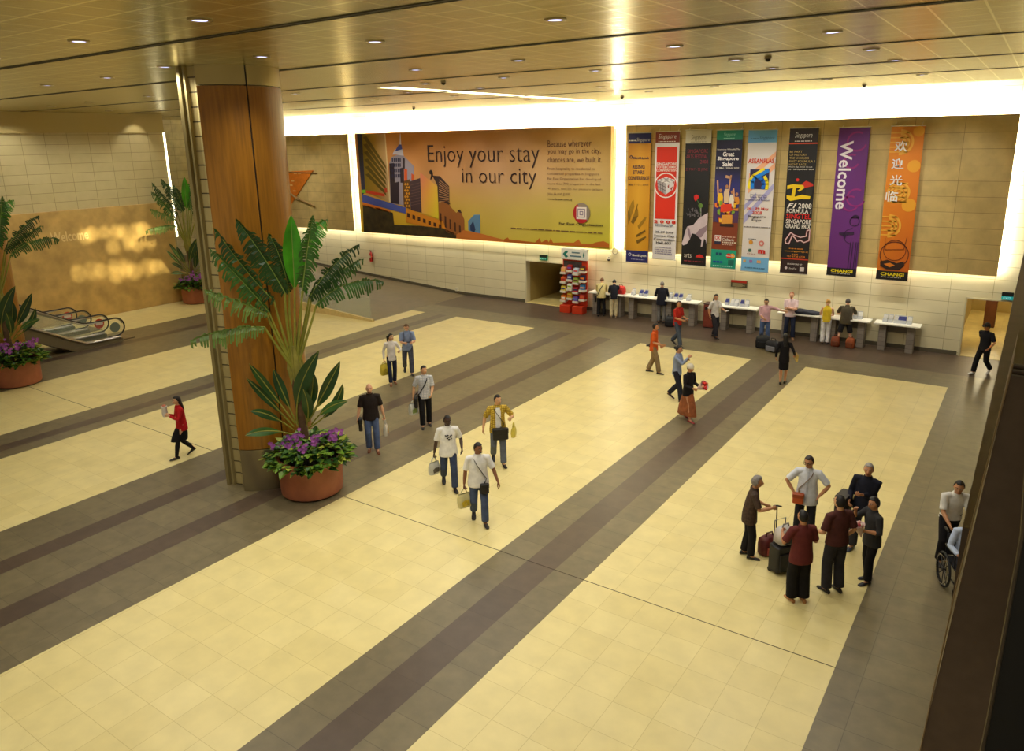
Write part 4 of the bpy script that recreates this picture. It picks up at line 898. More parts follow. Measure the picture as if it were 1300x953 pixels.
# ------------------------------------------------------------------ escalators
def escalator(xa, xb, label, y_end=15.42):
    t = thing('escalator', label, 'escalator', ((xa+xb)/2, 15.1, 0)); cx = (xa+xb)/2
    ang = radians(29); ylow = 13.72
    def path(z0, ystart):
        L = 13.2; return [(ystart, z0), (ylow+.5, z0), (ylow+.15, z0+.03), (ylow-.3, z0+.24), (ylow-L*cos(ang), z0+.24+(L*cos(ang)-.3)*math.tan(ang))]
    for x in (xa, xb):
        pr = path(.98, 15.08)
        arc_ = [(15.08+.36*sin(a), .62+.36*cos(a)) for a in [pi*k/10 for k in range(11)]]
        pts = [(x-cx, y-15.1, z) for y, z in list(reversed(pr))+arc_[1:]+[(14.75, .26)]]
        q = MB(); q.tube(pts, [(.042,.026)]*len(pts), 10, side=(1,0,0)); q.build('handrail', mat((34,28,26), .4), t, True)
        q = MB(); q.tube([(p[0], p[1]-(.045 if i >= len(pts)-13 else .0), p[2]-(.05 if i < len(pts)-12 else 0)) for i, p in enumerate(pts[:-7])], .03, 8); q.build('rail_track', STEEL, t, True)
        top = [(y, z-.06) for y, z in pr]; bot = [(y, z) for y, z in path(.24, 15.2)]
        q = MB()
        for s0, s1, b0, b1 in zip(top, top[1:], bot, bot[1:]): q.quad((x-cx, s0[0]-15.1, s0[1]), (x-cx, s1[0]-15.1, s1[1]), (x-cx, b1[0]-15.1, b1[1]), (x-cx, b0[0]-15.1, b0[1]))
        ap = [(x-cx, 15.08+.30*sin(a)-15.1, .62+.30*cos(a)) for a in [pi*k/10 for k in range(11)]]
        q.poly(ap); q.build('glass_side', GLASS, t)
        d = path(.2, 15.2); q = MB(); q.tube([(x-cx, y-15.1, z) for y, z in d], [(.09,.06)]*len(d), 10, side=(1,0,0)); q.build('deck', STEEL, t, True)
    tr = path(.14, 15.3); lo = path(-1.0, 15.3)
    q = MB(); w_ = (xb-xa)/2+.02
    P = [(y-15.1, max(z, .006)) for y, z in tr]; Q = [(y-15.1, max(z, .005)) for y, z in lo]
    for s_ in (-1, 1):
        for i in range(len(P)-1): q.quad((s_*w_, P[i][0], P[i][1]), (s_*w_, P[i+1][0], P[i+1][1]), (s_*w_, Q[i+1][0], Q[i+1][1]), (s_*w_, Q[i][0], Q[i][1]))
    for i in range(len(P)-1): q.quad((-w_, Q[i][0], Q[i][1]), (w_, Q[i][0], Q[i][1]), (w_, Q[i+1][0], Q[i+1][1]), (-w_, Q[i+1][0], Q[i+1][1]))
    q.build('truss_cladding', mat((112,102,76), .45), t)
    q = MB(); n = 36
    for i in range(n):
        y = ylow+.2-.31*i; z = .1+max(0, i-1)*.172; q.box(-w_+.14, w_-.14, y-15.1-.31, y-15.1, z-.12, z)
    tag(q.build('steps', mat((70,66,60), .4, .5), t), kind='stuff')
    q = MB(); q.box(-w_+.12, w_-.12, -1.2, .75, .004, .03); q.build('comb_plate', mat((130,122,104), .35, .7), t)
    for x, red in ((xb-cx, False), (xa-cx, True)):
        q = MB(); n = 20; xo = x+.028
        q.loft([[(xo, -.06+.2*cos(2*pi*k/n), .62+.2*sin(2*pi*k/n)) for k in range(n)], [(xo+.012, -.06+.2*cos(2*pi*k/n), .62+.2*sin(2*pi*k/n)) for k in range(n)]])
        q.build('sign_disc', mat((190,50,24) if red else (112,124,108), .45), t)
        if red: q = MB(); q.box(xo+.012, xo+.018, -.2, .08, .57, .67); q.build('sign_bar', mat((226,206,190), .5), t)
escalator(-30.95, -29.75, 'nearer escalator with black handrails and a grey disc at its end')
escalator(-33.55, -32.35, 'farther escalator running up along the honey stone wall')
# ------------------------------------------------------------------ potted traveller's palms
def leafmat(name, c, c2, rough=.35):
    return mat(c, rough, noise=.35, nscale=3.0, name=name, spec=.4)
LG = leafmat('bright_leaf', (58,132,22), None); LD = leafmat('dark_leaf', (34,64,26), None); LM = leafmat('mid_leaf', (52,88,34), None); LP = leafmat('pale_leaf', (96,124,60), None)
STEM = mat((128,128,46), .45, noise=.2, nscale=4); TRUNK = mat((84,60,36), .7, noise=.3, nscale=8); POT = mat((152,88,58), .5, noise=.16, nscale=3.0); SOIL = mat((44,32,22), .9, noise=.3, nscale=9)
VIO = mat((162,86,178), .5, noise=.2, nscale=9)
def bez(p0, p1, p2, n): return [p0*(1-t)**2+p1*2*t*(1-t)+p2*t*t for t in [i/n for i in range(n+1)]]
def blade(q, mid, width, torn=0.0, nrm=V((0,-1,0)), droop=.25, rr=random, fold=.25, n_strips=None):
    """leaf blade along a midrib: two halves, whole or torn into strips"""
    N = len(mid)-1; L = sum((b-a).length for a, b in zip(mid, mid[1:]))
    def prof(t): return width*(sin(pi*min(1, max(0, t*.97+.03)))**(.55 if torn else .8))
    for s_ in (-1, 1):
        inner, outer = [], []
        for i, p in enumerate(mid):
            t = (mid[min(i+1, N)]-mid[max(i-1, 0)]).normalized(); sd = t.cross(nrm)
            if sd.length < .05: sd = t.cross(V((.3, 0, .9)))
            sd.normalize(); w_ = prof(i/N); jit = rr.uniform(.6, 1.15) if torn else 1
            inner.append(p); outer.append(p+sd*(s_*w_*jit)+nrm*(fold*w_)+V((0, 0, -droop*w_*(1+torn*rr.random())))+t*(w_*.35*torn))
        if torn <= 0:
            md = [(a+b)/2+nrm*.03*width for a, b in zip(inner, outer)]
            for i in range(N):
                q.quad(inner[i], md[i], md[i+1], inner[i+1]); q.quad(md[i], outer[i], outer[i+1], md[i+1])
        else:
            for i in range(N):
                if rr.random() < .10*torn: continue
                a, b = inner[i], inner[i+1]; oa, ob = outer[i], outer[i].lerp(outer[i+1], 1-.38*torn)
                hang = V((0, 0, -width*.8*torn*rr.random()))
                ma, mb_ = a.lerp(oa, .55)+nrm*.02, b.lerp(ob, .55)+nrm*.02
                q.quad(a, ma, mb_, b); q.quad(ma, oa+hang, ob+hang, mb_)
def frond(t, pet, mid, width, torn, mt, rr, nrm, seg=16):
    q = MB(); P = [V(p) for p in pet]; pts = bez(P[0], P[1], P[2], 8)
    q.tube(pts, [.034-.014*i/8 for i in range(9)], 7); pe = q.build('petiole', STEM, t, True)
    M_ = [V(p) for p in mid]; m_ = bez(M_[0], M_[1], M_[2], seg)
    q = MB(); blade(q, m_, width, torn, nrm, .25 if torn else .05, rr); o = q.build('leaf_blade', mt, pe)
    q = MB(); q.tube(m_, [.016*(1-.8*i/seg) for i in range(seg+1)], 5); q.build('midrib', mat((120,140,60), .4), o, True)
POTR, POTH = .69, .86
def make_palm(loc, toward, label):
    """toward: horizontal unit vector from the plant to the viewer; local x runs along the fan, local -y faces the viewer"""
    t = thing('potted_palm', label, 'potted plant', loc, atan2(toward.x, -toward.y), 'potted palms with orchids at their feet')
    rr = random.Random(21)
    q = MB(); q.lathe([(.02,.03),(POTR-.06,.03),(POTR-.02,.06),(POTR-.005,.2),(POTR,.7),(POTR+.005,POTH-.06),(POTR+.0,POTH),(POTR-.05,POTH),(POTR-.06,POTH-.1),(.02,POTH-.1)], n=40); q.build('pot', POT, t, True)
    q = MB(); q.lathe([(.02,.0),(POTR-.1,.0),(POTR-.1,.03),(.02,.03)], n=32); q.build('base_ring', mat((52,34,26), .6), t)
    q = MB(); q.lathe([(.01,.775),(.35,.79),(POTR-.065,.765)], n=30); q.build('soil', SOIL, t, True)
    S = 138.0; Z0 = 905.0
    def g(x, z, d=0.0): return V(((x-326)/S, d, (Z0-z)/S*1.0))
    B = lambda x, z, d=0: g(x, z, d)
    nv = V((0, -1, 0))
    q = MB(); q.tube([V((0,.02,.78)), V((-.06,.02,1.3)), g(305,560,.02), g(310,500,.02)], [.10,.09,.085,.05], 10); q.build('trunk', TRUNK, t, True)
    base = (308, 520)
    F = [((303,430),(318,370),(328,265),(331,165),(336,58),.20,0,LG,-.05),
         ((300,430),(290,370),(300,280),(255,170),(188,62),.25,.35,LD,-.02),
         ((298,430),(275,370),(268,300),(210,235),(130,85),.24,1,LD,-.02),
         ((296,440),(262,380),(250,330),(190,235),(115,140),.20,1,LM,-.06),
         ((294,445),(255,390),(245,335),(170,290),(88,250),.18,1,LP,-.1),
         ((292,450),(250,410),(235,372),(150,355),(36,388),.17,1,LP,-.16),
         ((304,430),(335,370),(348,275),(372,150),(395,60),.22,.9,LM,-.1),
         ((305,430),(330,360),(352,280),(385,80),(440,85),.20,.8,LG,.2),
         ((306,440),(345,380),(366,300),(430,205),(522,155),.19,1,LD,.05),
         ((306,445),(350,390),(372,310),(440,235),(535,205),.17,1,LM,.2),
         ((307,450),(360,390),(384,318),(470,235),(580,262),.18,1,LM,-.12),
         ((300,430),(300,360),(312,280),(300,170),(270,110),.2,.6,LD,.06)]
    for a, b, c_, d, e, w_, tn, mt, dep in F:
        frond(t, (B(*base, dep*.1), B(*b, dep*.5), B(*c_, dep)), (B(*c_, dep), B(*d, dep*1.6), B(*e, dep*2.2)), w_, tn, mt, rr, nv, 26 if tn else 12)
    q = MB()
    for i in range(7): a = i*.9; q.tube([g(300+i*3,560,.03*cos(a)), g(292+i*6,510,.05*cos(a)), g(296+i*4,440,.04*cos(a))], [.05,.06,.02], 6)
    q.build('leaf_sheath', mat((128,122,52), .5, noise=.25, nscale=5), t, True)
    LOW = [((300,680),(292,570),(380,452),.20,LD,-.25),((335,670),(385,590),(438,492),.15,LD,-.2),((292,680),(228,560),(182,478),.11,LD,-.1),((288,690),(225,600),(168,528),.10,LD,.1),
           ((340,690),(385,620),(450,612),.12,LM,-.35),((285,700),(225,625),(172,612),.11,LD,-.3),((290,720),(215,665),(152,678),.11,LM,-.45),((330,680),(390,600),(425,545),.12,LM,.1),((300,690),(262,580),(245,515),.13,LD,.25),((320,700),(345,640),(325,560),.14,LD,-.35),((318,690),(352,600),(358,520),.15,LD,-.15),((330,700),(420,650),(440,560),.12,LD,-.25)]
    for a, b, c_, w_, mt, dep in LOW:
        q = MB(); p0, p1, p2 = B(*a, 0), B(*b, dep*.6), B(*c_, dep); m_ = bez(p0, p1, p2, 14)
        q.tube(m_, [.02*(1-.7*i/14) for i in range(15)], 5); o = q.build('stem', STEM, t, True)
        q = MB(); blade(q, m_[4:], w_*.85, 0, (nv+V((0,0,.5))).normalized(), .15, rr, .2); q.build('leaf', mt, o)
    # ground foliage: nobody could count it
    q = MB()
    for i in range(700):
        a = rr.uniform(0, 2*pi); r_ = POTR*sqrt(rr.random())*1.28; h_ = POTH-.0+.36*(1-(r_/(POTR*1.25))**2)+rr.uniform(-.06, .1)
        if r_ > POTR*.98: h_ = POTH+.06-rr.random()*.12
        c_ = V((r_*cos(a), r_*sin(a), max(h_, POTH*.78 if r_ > POTR+.08 else POTH+.01))); d = V((cos(a+rr.uniform(-.8,.8)), sin(a+rr.uniform(-.8,.8)), rr.uniform(-.5, .5))).normalized()
        s_ = V((0,0,1)).cross(d).normalized(); L = rr.uniform(.13, .27); w_ = L*.38; q.cur = rr.choice((0,0,1,2,0,1))
        up = V((0,0,.03)); q.add([c_, c_+d*L*.4+s_*w_+up, c_+d*L, c_+d*L*.4-s_*w_+up, c_+d*L*.5-up*.4], [(0,1,4),(1,2,4),(2,3,4),(3,0,4)])
    tag(q.build('ground_foliage', [mat((50,88,28), .4, noise=.3), mat((104,138,40), .4, noise=.3), mat((156,166,56), .45, noise=.3)], t), kind='stuff')
    for i in range(10):
        a = -pi/2-1.6+3.2*i/9+rr.uniform(-.1, .1); r_ = (.30, .58, .44)[i % 3]; x, y = r_*cos(a)*1.15, r_*sin(a); top = V((x*1.2, y*1.15, rr.uniform(1.2, 1.62)))
        q = MB(); sp_ = bez(V((x*.6, y*.6, .8)), V((x*.8, y*.8, top.z)), top, 6); q.tube(sp_, .008, 5); st_ = q.build('orchid_stem', STEM, t, True)
        q = MB()
        for k in range(12):
            c_ = sp_[3].lerp(top, rr.random())+V((rr.uniform(-.08,.08), rr.uniform(-.08,.08), rr.uniform(-.13,.09)))
            for m_ in range(5):
                b_ = 2*pi*m_/5+k; d = V((cos(b_), -.25, sin(b_))).normalized(); s_ = d.cross(nv).normalized(); L = .05
                q.add([c_, c_+d*L*.6+s_*.02, c_+d*L, c_+d*L*.6-s_*.02], [(0,1,2,3)])
        q.build('orchid_flowers', VIO, st_)
    return t
PC = V((-12.62, 10.2, 0)); tv = V((-PC.x, -PC.y, 0)).normalized()
palm = make_palm(PC, tv, 'tall potted palm with purple orchids in front of the nearest orange column')
p2 = copy_tree(palm); p2.location = (-27.22, 10.35, 0); p2.rotation_euler = (0, 0, palm.rotation_euler.z+.35); p2['label'] = 'potted palm with orchids at the left edge, beside the escalators'
p3 = copy_tree(palm); p3.location = (-34.05, 21.5, 0); p3.rotation_euler = (0, 0, palm.rotation_euler.z+.45); p3['label'] = 'distant potted palm at the right end of the honey stone wall'
# ------------------------------------------------------------------ PEOPLE
SK = {'tan': (196,140,100), 'brown': (134,86,56), 'dark': (66,42,30), 'fair': (222,170,136), 'light': (214,164,122)}
def skin(k): return mat(SK[k], .5, noise=.06, nscale=14)
def cloth(c, **k): return mat(c, k.pop('rough', .8), noise=k.pop('noise', .14), nscale=k.pop('nscale', 9), bump=k.pop('bump', .35), spec=.25)
def plaid(c1, c2, name, w=.05):
    return tilemat(name, c1, c1, c2, w, w, ('X','Z'), .008, rough=.8, noise=.08, nscale=8, spec=.25)
def ik(a, b, l1, l2, hint):
    d = b-a; L = min(max(d.length, abs(l1-l2)+.02), (l1+l2)*.998); dn = d.normalized(); b = a+dn*L
    x = (l1*l1-l2*l2+L*L)/(2*L); h = sqrt(max(l1*l1-x*x, 1e-6)); hn = hint-dn*hint.dot(dn)
    hn = hn.normalized() if hn.length > 1e-4 else V((0, 1, 0))
    return a+dn*x+hn*h, b
class Fig: pass
def hand(q, wrist, d, nrm, side, curl=.5, thumb=1):
    """palm with four unequal curling fingers and a thumb; d along the hand, nrm out of the palm"""
    d = d.normalized(); nrm = (nrm-d*nrm.dot(d)).normalized(); s_ = d.cross(nrm).normalized()*side
    q.tube([wrist-d*.02, wrist+d*.025, wrist+d*.06, wrist+d*.092], [(.022,.017),(.034,.016),(.041,.015),(.038,.012)], 10, side=s_)
    for i, (o, L) in enumerate(((.029,.068),(.010,.078),(-.010,.072),(-.028,.056))):
        p0 = wrist+d*.082+s_*o; a1 = curl*.9; a2 = curl*1.9; a3 = curl*2.5
        f = lambda a: d*cos(a)+nrm*sin(a)
        p1 = p0+f(a1)*L*.42; p2 = p1+f(a2)*L*.33; p3 = p2+f(a3)*L*.25
        q.tube([p0, p1, p2, p3], [.0092,.0088,.008,.0065], 7, ends=True)
    t0 = wrist+d*.03+s_*.034; q.tube([t0-s_*.012, t0+s_*.012+d*.022+nrm*.008, t0+s_*.018+d*.052+nrm*.02, t0+s_*.010+d*.074+nrm*.03], [.013,.0115,.0095,.007], 7, ends=True)
def shoe(q, an, fdir, pitch, high=False, flatsole=False):
    s_ = V((fdir.y, -fdir.x, 0)); P = []
    prof = [(-.072,.030,.028,.055),(-.06,.036,.032,.075),(-.02,.040,.037,.088),(.04,.038,.040,.07),(.10,.026,.046,.048),(.15,.02,.043,.036),(.185,.012,.028,.022)]
    c_, sn = cos(pitch), sin(pitch)
    def tr(y, z):
        yy, zz = y-.10, z; return V((fdir.x*(yy*c_+zz*sn+.10), fdir.y*(yy*c_+zz*sn+.10), -yy*sn+zz*c_))
    rings = []
    for y, _, w_, h_ in prof:
        R = []
        for k in range(10):
            a = 2*pi*k/10; z = h_/2+h_/2*sin(a); x = w_*cos(a)*(1.0 if z < h_*.6 else .9)
            z = max(z, .004); R.append(tr(y, z)+s_*x+V((an.x, an.y, 0)))
        rings.append(R)
    q.loft(rings)
    return rings
FIGS = {}
def person(key, foot, h, face, label, skin_='tan', build=1.0, lean=0.0, feet=None, hands=None, head=(0, 0), top=None, bottom=None, hair=('short', (24,18,16)), shoes=(28,24,22),
           hint=None, curl=(.45,.45), seat=None, tilt=0.0, name='person', palm=None, extra=None, mirror=False):
    k = h/1.7
    g = FL(*foot); g2 = FL(foot[0]+face[0]*12, foot[1]+face[1]*12); dv = g2-g; rz = atan2(-dv.x, dv.y)
    F = Fig(); F.k = k; F.rz = rz; F.loc = g
    feet = feet or [(-.10, .0, 0, 0), (.10, .0, 0, 0)]
    if mirror:          # poses are noted as seen from the front
        fx = lambda L: [(-L[1][0],)+tuple(L[1][1:]), (-L[0][0],)+tuple(L[0][1:])]
        feet = fx(feet); hands = fx(hands) if hands else None; hint = [V(p) for p in fx([tuple(p) for p in hint])] if hint else None
        palm = fx(palm) if palm else None; curl = (curl[1], curl[0]); head = (-head[0], head[1])
    F.flip = -1 if mirror else 1
    HIPW = .088
    # pelvis height from the legs
    an = []
    for (x, y, lift, pit) in feet: an.append(V((x, y, .085+lift+.10*sin(pit))))
    if seat is None:
        zp = .925
        for s_, a in zip((-1, 1), an):
            dx_ = (a.x-s_*HIPW)**2+a.y**2; zp = min(zp, a.z+sqrt(max(.1, (.845*.995)**2-dx_)))
    else: zp = seat
    P0 = V((0, 0, zp))
    def spine(s):
        n = 10; p = V(P0); fr = 0
        for i in range(n):
            fr = lean*min(1, ((i+.5)/n*s+.03)/.25) if s > 0 else 0
            ds = s/n; p = p+V((sin(tilt)*cos(fr), cos(tilt)*sin(fr), cos(tilt)*cos(fr)))*ds
        return p, fr
    RIGHT = V((cos(tilt), 0, -sin(tilt)))
    def tring(s, rx, ry, n=18, oy=0.0):
        p, fr = spine(s); fw_ = V((0, cos(fr), -sin(fr)))
        return [p+fw_*oy+RIGHT*(rx*cos(2*pi*j/n))+fw_*(ry*sin(2*pi*j/n)) for j in range(n)]
    B = build; SW = .178*(.5+.5*B)
    sp, fr = spine(.47); up = V((0, sin(fr), cos(fr))); fwd = V((0, cos(fr), -sin(fr)))
    SH = [sp-RIGHT*SW, sp+RIGHT*SW]
    hands = hands or [(-.06, .03, -.53), (.06, .03, -.53)]
    HT = [SH[i]+V(hands[i]) for i in (0, 1)]
    hints = hint or [V((-.45, -1, -.35)), V((.45, -1, -.35))]
    EL, WR = [], []
    for i in (0, 1):
        e, w_ = ik(SH[i], HT[i], .285, .25, V(hints[i])); EL.append(e); WR.append(w_)
    KN, AN = [], []
    HIP = [P0+V((-HIPW, 0, -.0)), P0+V((HIPW, 0, 0))]
    for i in (0, 1):
        kn, a = ik(HIP[i], an[i], .425, .42, V((.12*(-1, 1)[i], 1, .1))); KN.append(kn); AN.append(a)
    nk, _ = spine(.53); hy, hp = radians(head[0]), radians(head[1])
    hf = V((-sin(hy)*cos(hp), cos(hy)*cos(hp), sin(hp))); fl_ = lean*.45
    hf = (Matrix.Rotation(-fl_, 3, 'X') @ hf).normalized(); hr = hf.cross(V((0, sin(fl_), cos(fl_)))).normalized(); hu = hr.cross(hf).normalized()
    hc = nk+up*.035+V((0, sin(fl_), cos(fl_)))*.115+hf*.022
    def hd(x, y, z): return hc+hr*x+hf*y+hu*z
    # ---- body: one continuous surface
    q = MB()
    q.loft([tring(-.10,.09*B,.075), tring(-.04,.125*B,.085), tring(.06,.12*B,.082), tring(.16,.118*B,.080), tring(.30,.145*B,.10), tring(.42,.14*B,.082), tring(.475,.10*B,.066), tring(.515,.052,.05)])
    q.tube([spine(.46)[0], nk+up*.02, hd(0,-.03,-.06)], [.054, .054, .052], 12, ends=True)
    def hfn(d):
        x, y, z = d.x, d.y, d.z; sx, sy = .074, .094
        if z < 0: sx *= 1-.34*(-z)**1.6; sy *= (1-.04*(-z) if y > 0 else 1-.30*(-z))
        return hd(x*sx, y*sy+(.012*(-z) if z < 0 and y > 0 else 0), z*.115)
    q.ball((0,0,0), 1, 20, 14, hfn)
    q.tube([hd(0,.088,.012), hd(0,.104,-.014), hd(0,.110,-.03)], [.010,.014,.015], 8, ends=True)
    q.ball((0,0,0), 1, 10, 6, lambda d: hd(d.x*.05, .078+d.y*.014, .03+d.z*.011))
    for s_ in (-1, 1): q.ball((0,0,0), 1, 8, 6, lambda d, s_=s_: hd(s_*.074+d.x*.011, -.004+d.y*.02, -.006+d.z*.031))
    fm = 1.0 if B >= .95 else .86
    for i in (0, 1):
        q.tube([SH[i]+RIGHT*(.05,-.05)[i]-up*.02, SH[i]-up*.008, SH[i].lerp(EL[i], .5), EL[i], EL[i].lerp(WR[i], .35), WR[i]], [.036*fm,.046*fm,.047*fm,.039*fm,.040*fm,.026*fm], 10, ends=True)
        q.tube([HIP[i]+V((0,0,.05)), HIP[i].lerp(KN[i], .3), KN[i], KN[i].lerp(AN[i], .35), AN[i]], [.070,.068,.048,.052,.034], 12, ends=True)
        fd = V((sin(radians(8))*(-1, 1)[i], 1, 0)).normalized(); pit = feet[i][3]
        q.tube([AN[i]-V((0,0,.02)), V((an[i].x, an[i].y, 0))+V((fd.x*.06, fd.y*.06, .04+feet[i][2]+.05*sin(pit)))], [.034,.03], 8, ends=True)
    me = remesh(q, .0105, 2)
    q2 = MB(); 
    for i in (0, 1):
        fa = (WR[i]-EL[i]).normalized(); inward = V(palm[i]) if palm else V(((1, -1)[i], .25, 0))
        hand(q2, WR[i], fa, inward, (1, -1)[i], curl[i])
    hm = q2.mesh('h'); vs = [tuple(v.co*k) for v in me.vertices]+[tuple(v.co*k) for v in hm.vertices]; off = len(me.vertices)
    fs = [tuple(p.vertices) for p in me.polygons]+[tuple(i+off for i in p.vertices) for p in hm.polygons]
    bpy.data.meshes.remove(me); bpy.data.meshes.remove(hm)
    me = bpy.data.meshes.new('person'); me.from_pydata(vs, [], fs); me.update()
    root = link(name, me, skin(skin_), None, True, 180); root.location = g; root.rotation_euler = (0, 0, rz)
    tag(root, label, 'person')
    def part(mb, nm, mt, smooth=True, vox=None, it=3, par=root):
        if vox:
            m_ = remesh(mb, vox, it)
            for v in m_.vertices: v.co *= k
            return link(nm, m_, mt, par, True, 180)
        mb.xf(Matrix.Scale(k, 4)); return mb.build(nm, mt, par, smooth, ang=60)
    # ---- clothes
    T = dict(c=(200,200,200), sleeve='short', hem=-.10, loose=1.0); T.update(top or {})
    lo = T['loose']
    if T.get('sleeve') != 'bare':
        q = MB(); hem = T['hem']
        if hem < -.02: R = [tring(hem,.183*B*lo,.138*lo), tring(-.02,.181*B*lo,.134*lo), tring(.07,.169*B*lo,.126*lo), tring(.17,.158*B*lo,.117*lo)]
        else: R = [tring(hem,.150*B,.108), tring(.07,.156*B*lo,.112*lo), tring(.12,.160*B*lo,.115*lo), tring(.2,.158*B*lo,.114*lo)]
        R += [tring(.30,.166*B,.120), tring(.40,.172*B,.110), tring(.455,.150*B,.096), tring(.49,.112*B,.082), tring(.525,.082,.070), tring(.54,.068,.06)]
        q.loft(R)
        for i in (0, 1):
            s0 = SH[i]+RIGHT*(.09,-.09)[i]+up*.012; el = EL[i]; w_ = WR[i]
            if T['sleeve'] == 'short': q.tube([s0, SH[i], SH[i].lerp(el, .45), SH[i].lerp(el, .86)], [.06*fm,.068*fm,.065*fm,.066*fm], 12)
            elif T['sleeve'] == 'long':
                q.tube([s0, SH[i], SH[i].lerp(el, .5), el, el.lerp(w_, .5), el.lerp(w_, .96)], [.06*fm,.067*fm,.06*fm,.053*fm,.047*fm,.038*fm], 12)
            elif T['sleeve'] == 'rolled': q.tube([s0, SH[i], SH[i].lerp(el, .5), el, el.lerp(w_, .3)], [.06*fm,.067*fm,.06*fm,.053*fm,.05*fm], 12)
        top_o = part(q, T.get('name', 'shirt'), T.get('mat') or cloth(T['c']), vox=.0125, it=3)
        F.top = top_o
        if T.get('collar', True):
            q = MB(); n = 18; ra, rb = tring(.525,.084,.074), tring(.562,.066,.062)
            q.loft([ra, rb, [p.lerp(spine(.562)[0], .1) for p in rb]], False, False); part(q, 'collar', T.get('cmat') or T.get('mat') or cloth(T['c']), par=top_o)
        if T.get('placket'):
            q = MB(); n = 8; L = [spine(.5-.58*j/n)[0]+V((0, cos(spine(.5-.58*j/n)[1]), -sin(spine(.5-.58*j/n)[1])))*((.085,.112,.123,.124,.124,.124,.130,.138,.142)[j]*(lo if j > 3 else 1)) for j in range(n+1)]
            q.tube(L, [(.018,.004)]*(n+1), 6, side=(1,0,0)); part(q, 'placket', cloth(T['placket']), par=top_o)
    if T.get('under'):          # an open shirt shows the tee beneath
        q = MB(); 
        for s_ in (.48,.40,.30,.18,.05,-.05):
            pass
        rows = []
        for s_ in (.50,.42,.32,.20,.08,-.06):
            p, f_ = spine(s_); fw_ = V((0, cos(f_), -sin(f_))); w_ = .045 if s_ > .45 else .062
            ry = {.50:.090,.42:.117,.32:.130,.20:.128,.08:.138,-.06:.148}[s_]
            rows.append([p+RIGHT*(-w_)+fw_*(ry-.012), p+fw_*(ry+.004), p+RIGHT*w_+fw_*(ry-.012), p+fw_*(ry-.03)])
        q.loft(rows); part(q, 'undershirt', cloth(T['under']))
    Bt = dict(kind='trousers', c=(40,44,60), loose=1.0); Bt.update(bottom or {}); lo = Bt['loose']
    bm_ = Bt.get('mat') or cloth(Bt['c'], noise=.2)
    q = MB()
    wst = spine(.085)[0]
    if Bt['kind'] in ('trousers', 'shorts'):
        q.loft([tring(.09,.158*B,.114), tring(.03,.164*B,.117), tring(-.04,.168*B,.118), tring(-.10,.15*B,.10)])
        for i in (0, 1):
            if Bt['kind'] == 'trousers':
                e = AN[i].lerp(KN[i], .06)
                q.tube([HIP[i]+V((0,0,.03)), HIP[i].lerp(KN[i], .35), KN[i], KN[i].lerp(AN[i], .5), e+V((0,0,-.015))], [.092*min(lo,1.05)*(.6+.4*B),.090*min(lo,1.1),.078*lo,.077*lo,.076*lo], 12)
            else: q.tube([HIP[i]+V((0,0,.03)), HIP[i].lerp(KN[i], .35), KN[i].lerp(HIP[i], .02)], [.096*lo,.092*lo,.085*lo], 12)
        bo = part(q, Bt['kind'], bm_, vox=.0125, it=3)
    elif Bt['kind'] in ('skirt', 'long skirt'):
        kz = (KN[0]+KN[1])/2
        end = kz if Bt['kind'] == 'skirt' else (AN[0]+AN[1])/2+V((0,0,.06))
        sprd = abs(KN[0].y-KN[1].y)*.55+.03 if Bt['kind'] == 'skirt' else abs(AN[0].y-AN[1].y)*.5+.02
        def fr_(c_, rx, ry): return [V((c_.x+rx*cos(2*pi*j/18), c_.y+ry*sin(2*pi*j/18), c_.z)) for j in range(18)]
        q.loft([tring(.09,.142*B,.104), tring(0,.158*B,.114), fr_(P0.lerp(end, .3),.172*B,.13+sprd*.35), fr_(P0.lerp(end, .65),.178*B,.13+sprd*.75), fr_(end,.175*B,.125+sprd)])
        bo = part(q, 'skirt', bm_, vox=.0125, it=3)
    if Bt.get('belt'):
        q = MB(); q.loft([tring(.065,.172*B,.124), tring(.098,.171*B,.123)]); part(q, 'belt', mat(Bt['belt'], .4))
    if Bt.get('tights'):
        for i in (0, 1):
            q = MB(); q.tube([KN[i].lerp(HIP[i], .2), KN[i], KN[i].lerp(AN[i], .35), AN[i]-V((0,0,.02))], [.066,.0565,.0605,.041], 12); part(q, 'stocking', cloth(Bt['tights']))
    # ---- shoes
    for i in (0, 1):
        q = MB(); fd = V((sin(radians(8))*(-1, 1)[i], 1, 0)).normalized(); pit = feet[i][3]
        shoe(q, an[i], fd, pit); q.xf(Matrix.Translation((0, 0, feet[i][2]+.001+.03*sin(pit)*0)))
        mz = min(v.z for v in q.v)
        if feet[i][2] == 0: q.xf(Matrix.Translation((0, 0, .002-mz)))
        part(q, 'shoe', mat(shoes, .45))
    # ---- head details
    for s_ in (-1, 1):
        q = MB(); q.ball((0,0,0), 1, 8, 6, lambda d, s_=s_: hd(s_*.031+d.x*.012, .080+d.y*.010, .009+d.z*.008)); e = part(q, 'eye', mat((226,220,210), .3))
        q = MB(); q.ball((0,0,0), 1, 8, 6, lambda d, s_=s_: hd(s_*.031+d.x*.006, .0875+d.y*.005, .009+d.z*.006)); part(q, 'iris', mat((24,16,12), .3), par=e)
        q = MB(); q.tube([hd(s_*.016,.093,.026), hd(s_*.034,.088,.031), hd(s_*.05,.074,.026)], .0045, 6, ends=True); part(q, 'eyebrow', mat(hair[1], .8))
    q = MB(); q.ball((0,0,0), 1, 10, 6, lambda d: hd(d.x*.024, .092+d.y*.008+(.003), -.058+d.z*.0075)); part(q, 'mouth', mat(tuple(int(c*.72) if i else int(c*.86) for i, c in enumerate(SK[skin_])), .5))
    st, hcol = hair[0], hair[1]
    hm_ = mat(hcol, .55, noise=.25, nscale=30, bump=.4)
